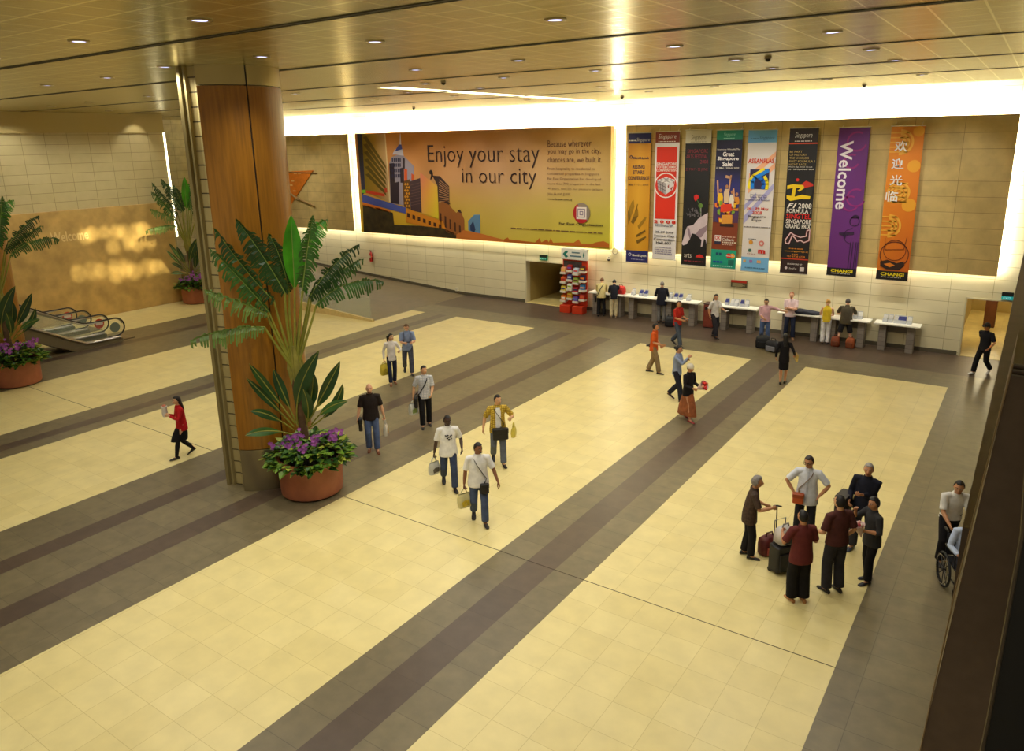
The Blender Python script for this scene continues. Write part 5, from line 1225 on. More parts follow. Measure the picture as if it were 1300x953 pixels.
    if st != 'bald':
        thick = {'short': .012, 'long': .016, 'bun': .014, 'pony': .014, 'curly': .022, 'receding': .010}.get(st, .012); rr = random.Random(hash(key) % 99 if False else len(key)*7)
        def hair_fn(d):
            x, y, z = d.x, d.y, d.z; sx, sy = .074, .094
            if z < 0: sx *= 1-.34*(-z)**1.6; sy *= (1-.04*(-z) if y > 0 else 1-.30*(-z))
            lim = .60 if y > .35 else (.60-(.35-y)*1.75 if y > -.25 else -.55)
            if st == 'receding' and y > -.05: lim = max(lim, .80)
            inside = z > lim
            t_ = thick*(1.15 if st == 'curly' else 1)*(rr.uniform(.85, 1.15))
            sc = 1.0 if inside else .80
            e = t_ if inside else 0
            return hd(x*(sx*sc+e), y*(sy*sc+e)-(0 if inside else 0), z*(.115*sc+e))
        q = MB(); q.ball((0,0,0), 1, 26, 20, hair_fn)
        if st == 'long':
            q.loft([[hd(.078*cos(a), -.03+.062*sin(a), .03) for a in [2*pi*j/14 for j in range(14)]], [hd(.084*cos(a), -.055+.055*sin(a), -.07) for a in [2*pi*j/14 for j in range(14)]],
                    [hd(.085*cos(a), -.085+.04*sin(a), -.18) for a in [2*pi*j/14 for j in range(14)]], [hd(.065*cos(a), -.10+.026*sin(a), -.30) for a in [2*pi*j/14 for j in range(14)]]])
        if st == 'bun': q.ball((0,0,0), 1, 12, 8, lambda d: hd(d.x*.045, -.118+d.y*.04, .02+d.z*.045))
        if st == 'pony': q.tube([hd(0,-.1,.03), hd(0,-.15,.0), hd(0,-.15,-.12), hd(0,-.13,-.22)], [.03,.035,.03,.012], 8, ends=True)
        part(q, 'hair', hm_)
    if st == 'bald' and len(hair) > 2:      # stubble beard only
        q = MB(); q.ball((0,0,0), 1, 20, 12, lambda d: hd(d.x*(.052 if d.z < .3 else .05), .034+d.y*.066, -.082+d.z*.034)); part(q, 'beard', hm_)
    if extra: extra(F, dict(hd=hd, spine=spine, tring=tring, SH=SH, EL=EL, WR=WR, HIP=HIP, KN=KN, AN=AN, part=part, root=root, k=k, fwd=fwd, up=up, P0=P0, RIGHT=RIGHT))
    Mw = Matrix.Translation(g) @ Matrix.Rotation(rz, 4, 'Z') @ Matrix.Scale(k, 4)
    F.M = Mw; F.w = lambda p: Mw @ V(p)
    F.hand = [F.w(WR[i]+(WR[i]-EL[i]).normalized()*.10) for i in ((1, 0) if mirror else (0, 1))]; F.wr = [F.w(p) for p in WR]
    F.spine, F.tring, F.RIGHT, F.B = spine, tring, RIGHT, B; F.hd = hd; F.root = root; F.P0 = P0
    FIGS[key] = F
    return F
# ---- carried things
def carrier(name, label, cat, F, group=None):
    t = thing(name, label, cat, F.loc, F.rz, group); return t
def shopping_bag(pos, label, col=(220,214,190), col2=None, w=.30, h=.36, d=.12, rz=0.0, seed=1, hang=.16):
    w *= .88; h *= .92
    rr = random.Random(seed); base = V((pos.x, pos.y, pos.z-h-hang)); base.z = max(base.z, .01)
    t = thing('carrier_bag', label, 'bag', base, rz)
    rings = []
    for z, sx, sy in ((0,.72,.8),(.03,.95,1),(.35,1.05,1.15),(.7,1,1),(.92,.92,.55),(1,.9,.3)):
        n = 20; R = []
        for j in range(n):
            a = 2*pi*j/n; c_, s_ = cos(a), sin(a); e = .55
            R.append(((abs(c_)**e*(1 if c_ > 0 else -1))*w/2*sx*rr.uniform(.94,1.05), (abs(s_)**e*(1 if s_ > 0 else -1))*d/2*sy*rr.uniform(.88,1.1), z*h))
        rings.append(R)
    q = MB(); q.loft(rings, True, False); q.build('pouch', mat(col, .35, noise=.12, nscale=9, bump=.3), t, True, ang=50)
    for s_ in (-1, 1):
        q = MB(); q.tube([(-w*.25, s_*d*.15, h*.97), (-w*.16, s_*.01, h+hang*.7), (0, s_*.004, h+hang), (w*.16, s_*.01, h+hang*.7), (w*.25, s_*d*.15, h*.97)], .007, 6); q.build('handle', mat(col, .4), t, True)
    if col2:
        for s_ in (-1, 1):
            q = MB(); y = s_*(d/2*1.12+.006); q.poly([(-w*.3,y,h*.2),(w*.28,y,h*.16),(w*.33,y,h*.5),(w*.1,y,h*.62),(-w*.28,y,h*.55)]); q.build('printed_patch', mat(col2, .4, noise=.4, nscale=12), t)
    return t
def crossbody(F, label, side, size=(.24,.09,.2), drop=-.06, col=(20,18,20), strap=True, yoff=.06, name='shoulder_bag', same_side=False, strapcol=None, cat='bag', fwdpos=None):
    """bag hanging at the hip on a strap over the shoulder; built in the wearer's frame"""
    t = carrier(name, label, cat, F); k = F.k; side *= F.flip
    if fwdpos: fwdpos = (fwdpos[0]*F.flip, fwdpos[1])
    p, f_ = F.spine(drop); rx = .188*F.B
    if fwdpos is None: c_ = p+V((side*(rx+size[1]/2+.012), yoff, 0)); hx, hy = size[1]/2, size[0]/2
    else: c_ = p+V((fwdpos[0], .150+size[1]/2+fwdpos[1], 0)); hx, hy = size[0]/2, size[1]/2
    q = MB(); q.rbox(c_.x-hx, c_.x+hx, c_.y-hy, c_.y+hy, c_.z-size[2], c_.z, .03); q.xf(Matrix.Scale(k, 4)); b_ = q.build('pouch', mat(col, .5, noise=.15), t, True)
    q = MB(); q.rbox(c_.x-hx-.006, c_.x+hx+.006, c_.y-hy-.006, c_.y+hy+.006, c_.z-size[2]*.42, c_.z+.008, .03); q.xf(Matrix.Scale(k, 4)); q.build('flap', mat(tuple(int(v*.8) for v in col), .5), t, True)
    if strap:
        es = side if same_side else -side
        pts = []
        top, ft = F.spine(.505); n = 7
        tp = top+F.RIGHT*(es*.10)+V((0,0,.012))
        start = c_+V((0, hy*.8 if fwdpos is None else 0, 0)); 
        def surf(u, sg):   # u 0..1 hip to shoulder over the chest (sg=1) or the back (-1)
            s_ = drop+.02+(.49-drop-.02)*u; pc, ff = F.spine(s_); x = (side*(rx*.92)*(1-u)+es*.10*u); rr_ = .178*F.B; yy = .142*sqrt(max(.05, 1-(x/rr_)**2)) if u < .85 else .11
            return pc+F.RIGHT*x+V((0, cos(ff), -sin(ff)))*(sg*(yy+.008))
        pts = [start]+[surf(u, 1) for u in (.12,.3,.5,.7,.87)]+[tp]+[surf(u, -1) for u in (.87,.7,.5,.3,.12)]+[c_-V((0, hy*.8, 0))]
        q = MB(); q.tube(pts, [(.016,.005)]*len(pts), 6, side=(0,0,1) if False else None); q.xf(Matrix.Scale(k, 4)); q.build('strap', mat(strapcol or col, .6), t, True)
    return t
def backpack(F, label, col=(20,20,26)):
    t = carrier('backpack', label, 'backpack', F); k = F.k; R = []
    for s_, w_, d in ((.02,.11,.10),(.05,.145,.15),(.18,.15,.17),(.34,.145,.14),(.44,.12,.09),(.47,.09,.05)):
        p, f_ = F.spine(s_); fw_ = V((0, cos(f_), -sin(f_))); b0 = p-fw_*.134; n = 16; ring = []
        for j in range(n):
            a = 2*pi*j/n; c_, sn = cos(a), sin(a); ring.append(b0-fw_*(d/2)+F.RIGHT*(abs(c_)**.6*(1 if c_ > 0 else -1)*w_)+fw_*(abs(sn)**.6*(1 if sn > 0 else -1)*d/2))
        R.append(ring)
    q = MB(); q.loft(R); q.xf(Matrix.Scale(k, 4)); q.build('pack', mat(col, .6, noise=.2), t, True)
    p, f_ = F.spine(.06); q = MB(); q.rbox(p.x-.11, p.x+.11, p.y-.128-.215, p.y-.128-.165, p.z, p.z+.17, .03); q.xf(Matrix.Scale(k, 4)); q.build('front_pocket', mat(tuple(int(v*.8) for v in col), .6), t, True)
    for s_ in (-1, 1):
        pts = []
        for u, sg in ((.44,-1),(.49,-.6),(.52,0),(.49,.6),(.42,1),(.30,1),(.2,.75),(.12,-.2)):
            pc, ff = F.spine(u); yy = {1:.132,.6:.105,0:.0,-.6:-.10,-1:-.135,.75:.112,-.2:-.03}[sg]; xx = .10 if u > .25 else (.135 if u > .15 else .172); pts.append(pc+F.RIGHT*(s_*xx*F.B)+V((0, cos(ff), -sin(ff)))*yy+V((0,0,.03 if sg == 0 else 0)))
        q = MB(); q.tube(pts, [(.02,.007)]*len(pts), 6); q.xf(Matrix.Scale(k, 4)); q.build('strap', mat(col, .6), t, True)
    return t
def sheet(pos, label, w=.21, h=.15, rz=0, tilt=.5, col=(232,230,222), name='paper_form', cat='paper'):
    t = thing(name, label, cat, pos, rz); q = MB()
    q.loft([[(-w/2,-h/2,-.002),(w/2,-h/2,-.002),(w/2,-h/2,.002),(-w/2,-h/2,.002)], [(-w/2,0,.006),(w/2,0,.006),(w/2,0,.01),(-w/2,0,.01)], [(-w/2,h/2,-.002),(w/2,h/2,-.002),(w/2,h/2,.002),(-w/2,h/2,.002)]])
    q.xf(Matrix.Rotation(tilt, 4, 'X')); q.build('sheet', mat(col, .6), t); return t
def glasses(F, c):
    q = MB(); hd = c['hd']
    for s_ in (-1, 1):
        q.tube([hd(s_*.034+.024*cos(2*pi*j/14), .104, .008+.018*sin(2*pi*j/14)) for j in range(14)], .003, 5, closed=True); q.tube([hd(s_*.058,.102,.012), hd(s_*.078,.05,.012), hd(s_*.08,-.01,.008)], .003, 5)
    q.tube([hd(-.012,.107,.012), hd(.012,.107,.012)], .003, 5); c['part'](q, 'glasses', BLACK)
def cap(col):
    def f(F, c):
        hd = c['hd']; q = MB()
        q.ball((0,0,0), 1, 20, 12, lambda d: hd(d.x*.092, d.y*.112-.004, .035+max(d.z, -.12)*.105)); c['part'](q, 'cap', cloth(col))
        q = MB(); q.loft([[hd(x, .09+.07*sqrt(max(0, 1-(x/.075)**2)), .03+dz) for x in [-.075+.15*j/10 for j in range(11)]]+[hd(x, .085, .042+dz) for x in [.075-.15*j/10 for j in range(11)]] for dz in (0, .008)]); c['part'](q, 'cap_brim', cloth(col))
    return f
def tee_print(F, c):
    q = MB(); rr = random.Random(4)
    for i in range(11):
        s_ = .33+rr.uniform(-.06,.05); x = rr.uniform(-.08,.08); p, f_ = c['spine'](s_); y = .117*sqrt(1-(x/.19)**2)+.004
        q.ball(p+V((x, y, 0)), (rr.uniform(.012,.026), .008, rr.uniform(.008,.018)), 8, 6)
    c['part'](q, 'shirt_print', mat((36,34,38), .7))
def watch(i):
    def f(F, c):
        q = MB(); d = (c['WR'][i]-c['EL'][i]).normalized(); p = c['WR'][i]-d*.02; q.tube([p-d*.012, p+d*.012], [.031,.031], 12); c['part'](q, 'wristwatch', mat((40,38,36), .3, .6))
    return f
def both(*fs):
    def f(F, c):
        for x in fs: x(F, c)
    return f
WALKR = [(-.08,-.26,.04,.55),(.08,.24,0,-.1)]; WALKL = [(-.08,.24,0,-.1),(.08,-.26,.04,.55)]
JEANS = (62,76,110); BLK = (22,20,22)
# --- the walkers, from front to back
F = person('white_tee', (609,661), 1.74, (.25,1), 'moustached man in a plain white tee and blue jeans with a small black cross-body bag', 'brown', 1.08, .03, [(-.09,-.22,.03,.5),(.09,.2,0,-.05)],
    [(-.10,.02,-.52),(.18,.14,-.47)], (-30,-6), dict(c=(232,230,226), hem=-.12, loose=1.1), dict(c=(70,82,110)), curl=(1.0,.4), mirror=True)
q = MB(); q.tube([F.hd(-.03,.104,-.042), F.hd(0,.112,-.04), F.hd(.03,.104,-.042)], .007, 6, ends=True); q.xf(Matrix.Scale(F.k, 4)); q.build('moustache', mat((20,16,14), .8), F.root)
crossbody(F, 'small black cross-body bag worn over the plain white tee', 1, (.17,.07,.2), -.02, (24,24,28), fwdpos=(.10,.0))
shopping_bag(F.hand[0], 'clear carrier bag of yellow and green goods held by the plain white tee man', (206,196,140), (196,170,40), .32, .32, .14, F.rz+.4, 2, .10)
F = person('print_tee', (571,618), 1.74, (.3,1), 'man in a white tee with a dark chest print and blue jeans', 'dark', 1.05, .04, [(-.09,-.30,.05,.6),(.09,.22,0,-.05)],
    [(-.12,-.02,-.52),(.10,.12,-.42)], (-15,-4), dict(c=(230,228,224), hem=-.13, loose=1.08), dict(c=(56,66,92)), curl=(1.0,.4), extra=tee_print, mirror=True)
shopping_bag(F.hand[0], 'grey carrier bag with a dark picture held by the man in the printed white tee', (196,196,186), (90,84,76), .32, .30, .13, F.rz+.6, 3, .12)
F = person('yellow_check', (633,587), 1.75, (.35,1), 'man in an open yellow checked shirt over a white tee with a large black bag', 'light', 1.0, .02, [(-.09,-.22,.03,.5),(.09,.22,0,-.05)],
    [(-.16,-.02,-.48),(.10,.24,-.18)], (-25,-3), dict(mat=plaid((214,184,70),(150,120,40),'yellow_check_cloth',.045), hem=-.12, loose=1.08, under=(232,230,224)), dict(c=(98,104,116)), ('short',(20,16,16)), curl=(.5,.9), mirror=True)
crossbody(F, 'large black messenger bag at the waist of the man in the yellow checked shirt', 1, (.36,.11,.26), .04, (18,16,18), fwdpos=(.03,.02))
shopping_bag(F.hand[1]+V((.10,-.02,-.06)), 'yellow carrier bag hanging from the arm of the man in the yellow checked shirt', (214,196,80), None, .22, .28, .1, F.rz+1.2, 4, .10)
F = person('checked', (541,541), 1.72, (.3,1), 'man in a white checked short-sleeved shirt and black trousers with a shoulder bag', 'light', 1.0, .02, [(-.09,.10,0,0),(.10,-.12,.0,.0)],
    [(-.13,.04,-.50),(-.02,.24,-.40)], (-25,2), dict(mat=plaid((222,222,220),(176,180,190),'white_check_cloth',.04), hem=-.10), dict(c=BLK), ('short',(20,16,16)), curl=(1.0,.6), mirror=True)
crossbody(F, 'black shoulder bag at the hip of the man in the white checked shirt', -1, (.30,.10,.28), -.02, (22,20,24), yoff=.08)
shopping_bag(F.hand[0], 'white carrier bag of green goods held by the man in the white checked shirt', (214,216,204), (120,140,70), .30, .34, .14, F.rz+.5, 5, .08)
F = person('bald', (474,571), 1.76, (.2,1), 'bald bearded man in a black tee and jeans walking past the potted palm', 'fair', 1.12, .0, [(-.09,.0,0,0),(.09,.16,0,0)],
    [(-.13,.02,-.52),(.12,.0,-.52)], (0,2), dict(c=(36,28,26), hem=-.11), dict(c=(82,98,134)), ('bald',(120,80,50),1), (112,62,34), curl=(.9,1.0), mirror=True)
crossbody(F, 'black pouch carried at the hip of the bald man', -1, (.20,.09,.30), -.04, (20,18,18), strap=False, yoff=.06)
shopping_bag(F.hand[1], 'thin clear carrier bag with a red handle held by the bald man', (206,200,186), (206,150,60), .22, .34, .1, F.rz+1.3, 6, .12)
F = person('blouse', (499,487), 1.66, (.5,1), 'woman in a white long-sleeved blouse and dark jeans carrying a yellow bag', 'light', .86, .02, [(-.08,.12,0,0),(.07,-.08,0,0)],
    [(-.09,.02,-.50),(.08,.24,-.22)], (-40,0), dict(c=(226,220,214), sleeve='long', hem=-.10), dict(c=(36,42,66), loose=.9), ('pony',(22,16,14)), (120,70,40), curl=(1.0,.5), mirror=True)
shopping_bag(F.hand[0], 'yellow carrier bag held low by the woman in the white blouse', (206,186,60), (170,150,40), .32, .40, .14, F.rz+.5, 7, .06)
F = person('blue_pack', (519,474), 1.75, (.35,1), 'man in a light blue shirt and grey trousers wearing a dark backpack', 'fair', 1.0, .06, [(-.09,-.30,.04,.55),(.09,.20,0,-.05)],
    [(.06,.30,-.24),(-.04,.30,-.24)], (10,-22), dict(c=(136,152,184), hem=-.09), dict(c=(78,80,92)), ('short',(96,66,40)), curl=(.8,.8), mirror=True)
backpack(F, 'dark blue backpack on the man in the light blue shirt', (28,30,44))
sheet((F.hand[0]+F.hand[1])/2+V((0,0,.03)), 'small dark booklet held by the man with the backpack', .12, .09, F.rz, .5, (60,50,54), 'booklet', 'booklet')
F = person('red_jacket', (236,579), 1.62, (-1,.25), 'woman in a red jacket with a black skirt and tights walking past the orange column', 'light', .86, .03, [(-.06,.24,0,-.05),(.06,-.24,.03,.5)],
    [(.04,.28,-.12),(-.04,.26,-.16)], (0,-5), dict(c=(186,26,30), sleeve='long', hem=-.13, loose=1.06), dict(kind='skirt', c=(20,18,22), tights=(22,20,24)), ('long',(24,16,14)), curl=(.8,.8))
t = thing('paper_parcel', 'white paper parcel held to the face of the woman in the red jacket', 'parcel', (F.hand[0]+F.hand[1])/2+V((0,0,.03)), F.rz)
q = MB(); q.lathe([(.01,-.1),(.055,-.09),(.07,.0),(.06,.12),(.075,.17),(.04,.18)], n=14); q.build('wrapper', mat((222,216,208), .6, noise=.1), t, True)
q = MB(); q.ball((0,0,.18), (.05,.05,.04), 10, 6); q.build('contents', mat((186,110,90), .6, noise=.3, nscale=20), t, True)
# --- right of centre, near the desks
F = person('orange', (829,473), 1.70, (1,.12), 'man in an orange tee and khaki trousers walking with a camera at his side', 'tan', 1.06, .03, [(-.09,-.20,.0,.0),(.09,.22,0,-.05)],
    [(-.08,.14,-.46),(.02,.30,-.32)], (10,0), dict(c=(206,88,32), hem=-.12), dict(c=(140,118,84), loose=1.06), ('short',(26,20,18)), (50,40,34), curl=(.6,.5))
t = thing('camera_on_strap', 'black camera hanging behind the man in the orange tee', 'camera', F.w((-.25,-.19,.86)), F.rz)
q = MB(); q.rbox(-.07,.07,-.04,.04,-.05,.05,.015); q.build('camera_body', BLACK, t, True); q = MB(); q.tube([(0,-.04,0),(0,-.13,-.02)], .035, 12); q.build('lens', mat((30,28,30), .3), t, True)
q = MB(); q.tube([(.06,.0,.05),(.12,.10,.28),(.16,.14,.50)], .009, 6); q.build('strap', BLACK, t)
F = person('red_tee', (859,439), 1.74, (1,.25), 'man in a red tee and jeans walking right and reading a white form', 'tan', 1.0, .02, [(-.09,-.30,.03,.5),(.09,.24,0,-.05)],
    [(.02,.26,-.32),(-.06,.30,-.32)], (0,-10), dict(c=(178,42,34), hem=-.10), dict(c=(70,80,98)), ('receding',(50,36,30)), (30,26,26), curl=(.7,.7))
sheet((F.hand[0]+F.hand[1])/2+V((0,0,.03)), 'white form held by the man in the red tee', .2, .14, F.rz, .4)
F = person('grey_blue', (858,508), 1.70, (1,.2), 'woman in a grey-blue long-sleeved shirt raising a hand to her mouth', 'tan', .92, .03, [(-.09,-.28,.03,.5),(.09,.20,0,-.05)],
    [(.10,.26,-.10),(-.12,.34,.02)], (5,-4), dict(c=(140,152,178), sleeve='long', hem=-.09), dict(c=(34,36,48)), ('bun',(20,16,16)), (60,30,30), curl=(.6,.9), hint=[V((-.3,-.5,-1)), V((.6,0,-1))])
sheet(F.hand[0]+V((0,0,.03)), 'folded white paper held out by the woman in the grey-blue shirt', .18, .12, F.rz, .2)
F = person('white_cap', (872,533), 1.62, (1,.35), 'woman in black with a white knitted hat and a rust wrap skirt carrying flowers', 'tan', .95, .05, [(-.09,-.20,.02,.3),(.09,.18,0,-.05)],
    [(.06,.28,-.30),(.0,.30,-.30)], (5,-6), dict(c=(28,24,26), sleeve='long', hem=-.14, loose=1.06), dict(kind='long skirt', mat=mat((150,84,44), .8, noise=.4, nscale=7)), ('short',(30,22,20)), (150,40,40), curl=(.9,.9),
    extra=lambda F, c: (lambda q: (q.ball((0,0,0), 1, 20, 12, lambda d: c['hd'](d.x*.094, d.y*.114-.008, .03+max(d.z,-.25)*.108)), c['part'](q, 'knitted_hat', cloth((214,206,186)))))(MB()))
def bouquet(pos, label, rz, cols, n=14, s=1.0, seed=1):
    t = thing('flower_bouquet', label, 'flowers', pos, rz); rr = random.Random(seed)
    q = MB(); q.lathe([(.015*s,-.16*s),(.03*s,-.1*s),(.10*s,.08*s),(.12*s,.12*s),(.09*s,.09*s),(.02*s,.0)], n=14); q.build('wrapping', mat((222,196,190), .4, noise=.15), t, True)
    for i in range(n):
        a = rr.uniform(0, 2*pi); r_ = rr.uniform(.01, .1)*s; q = MB(); q.ball((r_*cos(a), r_*sin(a), (.13+rr.uniform(-.03,.03))*s), (.032*s,)*3, 8, 5); q.build('bloom', mat(cols[i % len(cols)], .6, noise=.3, nscale=40), t, True)
    return t
bq = bouquet((F.hand[0]+F.hand[1])/2+V((.06,0,.06)), 'bouquet of red flowers carried by the woman in the white hat', F.rz, [(196,26,30),(206,40,30),(150,20,26),(214,150,110)], 14, 1.15); bq.rotation_euler = (-1.0, 0, F.rz)
F = person('black_suit', (993,487), 1.60, (.5,-1), 'woman in a black skirt suit with bare legs seen from behind, carrying a beige clutch', 'tan', .9, .02, [(-.06,-.05,0,0),(.06,.10,0,0)],
    [(-.09,.02,-.50),(.14,.12,-.40)], (20,-4), dict(c=(20,18,22), sleeve='long', hem=-.16, loose=1.03, name='jacket'), dict(kind='skirt', c=(18,16,20)), ('long',(16,12,12)), (20,16,16), curl=(.5,.9))
t = thing('clutch_bag', 'beige clutch bag held by the woman in the black skirt suit', 'bag', F.hand[1]+V((.04,0,-.02)), F.rz+.3)
q = MB(); q.rbox(-.03,.03,-.16,.16,-.11,.11,.02); q.build('case', mat((196,168,84), .5), t, True); q = MB(); q.rbox(-.036,.036,-.162,.162,.0,.112,.02); q.build('flap', mat((170,140,70), .5), t, True)
F = person('dark_hair', (906,428), 1.72, (1,.3), 'person with long dark hair in a white tee and dark trousers handing over a form', 'tan', .95, .02, [(-.09,-.12,0,0),(.09,.22,0,-.05)],
    [(.06,.40,-.26),(.06,-.02,-.50)], (-20,-5), dict(c=(224,220,214), hem=-.08), dict(c=(44,42,48), loose=1.12), ('long',(26,18,16)), (24,20,20))
sheet(F.hand[0]+V((0,0,.02)), 'white form held out by the person with long dark hair', .2, .14, F.rz, .1)
F = person('pink', (969.5,437), 1.72, (.15,1), 'man in a pink shirt and jeans with one arm stretched out', 'light', .98, .0, [(-.11,.0,0,0),(.11,.04,0,0)],
    [(.10,.22,-.36),(.46,-.02,-.12)], (15,-16), dict(c=(222,178,188), sleeve='rolled', hem=-.05), dict(c=(84,104,146)), ('short',(22,18,18)), (24,22,22), curl=(.5,.3), mirror=True)
F = person('arms_crossed', (1001,430), 1.80, (.1,1), 'ginger-haired man in a pale pink shirt standing with folded arms', 'fair', 1.08, .0, [(-.13,.0,0,0),(.13,.06,0,0)],
    [(.24,.20,-.25),(-.24,.23,-.22)], (5,2), dict(c=(220,196,198), hem=-.09), dict(c=(36,42,62)), ('short',(150,84,44)), (150,110,70), curl=(.3,.3), hint=[V((-1,-.2,-.7)), V((1,-.2,-.7))], palm=[(0,-1,0),(0,-1,0)], mirror=True)
F = person('yellow_top', (1046.5,437), 1.68, (.15,-1), 'blonde woman in a yellow sleeveless top and white trousers seen from behind at a desk', 'fair', .92, .12, [(-.09,.0,0,0),(.09,.04,0,0)],
    [(.0,.30,-.34),(-.02,.30,-.34)], (0,-25), dict(c=(206,176,40), sleeve='none', hem=-.04), dict(c=(226,224,220), loose=1.06), ('bun',(186,140,70)), (60,50,44), curl=(.4,.7))
F = person('olive', (1071,439), 1.76, (.15,-1), 'broad man in an olive-grey shirt leaning over a desk, seen from behind', 'fair', 1.22, .30, [(-.24,-.04,0,0),(.22,-.02,0,0)],
    [(-.06,.36,-.28),(.06,.36,-.28)], (0,-25), dict(c=(72,64,48), hem=-.10), dict(kind='shorts', c=(36,34,36), loose=1.12), ('short',(50,40,34)), (220,216,210), curl=(.4,.7))
F = person('suit', (839,410), 1.74, (.2,-1), 'grey-haired man in a dark suit jacket and grey trousers seen from behind at a desk', 'fair', 1.1, .14, [(-.10,.0,0,0),(.10,.0,0,0)],
    [(-.02,.30,-.32),(.0,.32,-.32)], (0,-20), dict(c=(26,26,36), sleeve='long', hem=-.16, loose=1.06, name='jacket'), dict(c=(112,108,102)), ('receding',(110,100,90)), (20,18,18), curl=(.4,.7))
F = person('cream_jacket', (763,401), 1.70, (.45,-1), 'person in a cream jacket and black trousers bending over the desk beside the brochure rack', 'fair', 1.05, .52, [(-.12,-.05,0,0),(.12,.05,0,0)],
    [(.0,.36,-.34),(-.02,.36,-.34)], (0,-20), dict(c=(206,190,130), sleeve='long', hem=-.10, loose=1.05, name='jacket'), dict(c=(24,22,24)), ('short',(96,60,34)), (20,18,18))
crossbody(F, 'thin black shoulder bag over the cream jacket', -1, (.20,.08,.24), -.06, (22,20,20), yoff=.0)
F = person('beige_trousers', (779,403), 1.66, (.15,-1), 'person in a black top and beige trousers leaning on the desk, seen from behind', 'fair', 1.0, .38, [(-.10,.0,0,0),(.10,.0,0,0)],
    [(.0,.34,-.32),(.0,.34,-.32)], (0,-25), dict(c=(26,26,34), sleeve='long', hem=-.06), dict(c=(206,190,148), loose=1.06), ('short',(22,18,18)), (150,130,100))
F = person('walker_right', (1245.5,474), 1.70, (-1,.22), 'man in black clothes and white shoes walking left past the right-hand passage', 'tan', 1.05, .03, [(-.09,-.28,.03,.5),(.09,.28,0,-.08)],
    [(-.10,.22,-.40),(.06,-.20,-.46)], (-5,-4), dict(c=(30,30,36), hem=-.10), dict(c=(20,20,24), loose=1.04), ('short',(20,18,18)), (226,224,220), extra=cap((34,32,36)))
# --- the standing group
F = person('old_lady', (948,706), 1.60, (1,.1), 'grey-haired elderly woman in a dark patterned blouse leaning on a cane', 'tan', 1.04, .16, [(-.08,-.06,0,0),(.08,.06,0,0)],
    [(.0,.24,-.34),(.0,.32,-.22)], (0,4), dict(mat=mat((66,48,36), .8, noise=.5, nscale=26), hem=-.16, loose=1.08), dict(c=(24,22,26)), ('curly',(136,130,124)), (22,20,20), curl=(.9,1.1))
t = thing('walking_cane', 'thin black walking cane held by the elderly woman', 'cane', (F.hand[1].x, F.hand[1].y, 0), F.rz)
hz = F.hand[1].z; q = MB(); q.tube([(0,.04,.02),(0,0,hz)], .011, 8); q.build('shaft', BLACK, t, True); q = MB(); q.tube([(0,-.06,hz+.01),(0,.0,hz+.03),(0,.07,hz+.015)], .016, 8, ends=True); q.build('grip', BLACK, t, True); q = MB(); q.cyl((0,.04), .016, 0, .03, 10); q.build('ferrule', mat((50,48,46), .6), t)
F = person('hands_on_hips', (1019,686), 1.74, (-.2,1), 'man in a white shirt and glasses standing with both hands on his hips', 'tan', 1.0, .0, [(-.12,.0,0,0),(.12,.0,0,0)],
    [(-.04,.06,-.42),(.04,.04,-.42)], (20,-12), dict(c=(218,222,230), hem=-.14, loose=1.12, placket=(200,204,214)), dict(c=(32,32,40)), ('short',(52,44,40)), (24,22,22), curl=(.4,.4),
    hint=[V((-1,-.1,0)), V((1,-.1,0))], palm=[(1,.3,0),(-1,.3,0)], extra=glasses, mirror=True)
crossbody(F, 'orange pouch bag on a tan strap worn over the white shirt', -1, (.19,.10,.19), .10, (200,90,40), fwdpos=(-.13,.0), strapcol=(150,120,90))
F = person('burgundy_lady', (1012,763), 1.62, (-.5,-.6), 'woman in a burgundy shirt, black trousers and tan sandals standing with her back to us', 'tan', 1.06, .04, [(-.10,.02,0,0),(.10,-.02,0,0)],
    [(-.04,.26,-.20),(.0,.26,-.26)], (15,0), dict(c=(104,46,44), hem=-.14, loose=1.08), dict(c=(20,18,20), loose=1.3), ('short',(20,16,16)), (176,120,70), curl=(.7,.7))
F = person('maroon_man', (1056,751), 1.76, (-.7,-.6), 'tall man in a maroon short-sleeved shirt and charcoal trousers with his back to us', 'light', 1.08, .0, [(-.10,.02,0,0),(.11,-.02,0,0)],
    [(-.04,.22,-.36),(.06,.10,-.46)], (10,2), dict(c=(84,46,42), hem=-.03, loose=1.05), dict(c=(48,46,52), loose=1.12, belt=(24,20,20)), ('short',(24,20,18)), (28,24,24), curl=(.6,.5))
F = person('navy_jacket', (1092,698), 1.74, (-.7,.8), 'grey-haired man in a navy jacket holding one hand to his chest', 'tan', 1.1, .02, [(-.14,.04,0,0),(.14,-.06,0,0)],
    [(-.02,.22,-.38),(-.18,.24,-.20)], (-10,2), dict(c=(28,30,44), sleeve='long', hem=-.12, loose=1.1, name='jacket'), dict(c=(54,52,58), loose=1.08), ('short',(150,146,142)), (70,76,90), curl=(.7,.6), palm=[(1,.3,0),(0,-1,0)], mirror=True)
t = crossbody(F, 'bulky dark bag hung over the arm of the grey-haired man in navy', -1, (.40,.20,.42), .16, (30,30,38), strap=False, yoff=.16)
F = person('grey_lady', (1101,738), 1.58, (-1,.1), 'short dark-haired woman in a charcoal top raising her hand to her face', 'tan', .98, .06, [(-.08,.06,0,0),(.08,-.06,0,0)],
    [(.02,.24,-.24),(-.02,.26,.02)], (10,2), dict(c=(52,52,54), hem=-.14, loose=1.08, sleeve='rolled'), dict(c=(22,20,24)), ('curly',(22,18,18)), (24,22,24), curl=(.8,.5), hint=[V((-.4,-1,-.4)), V((.5,-.4,-1))])
bq = bouquet(F.hand[0]+V((0,0,.0)), 'small bouquet of pink and white flowers held by the woman in charcoal', F.rz, [(220,170,160),(196,70,80),(226,214,196),(90,120,50)], 10, .9, 3); bq.rotation_euler = (-.3, 0, F.rz)
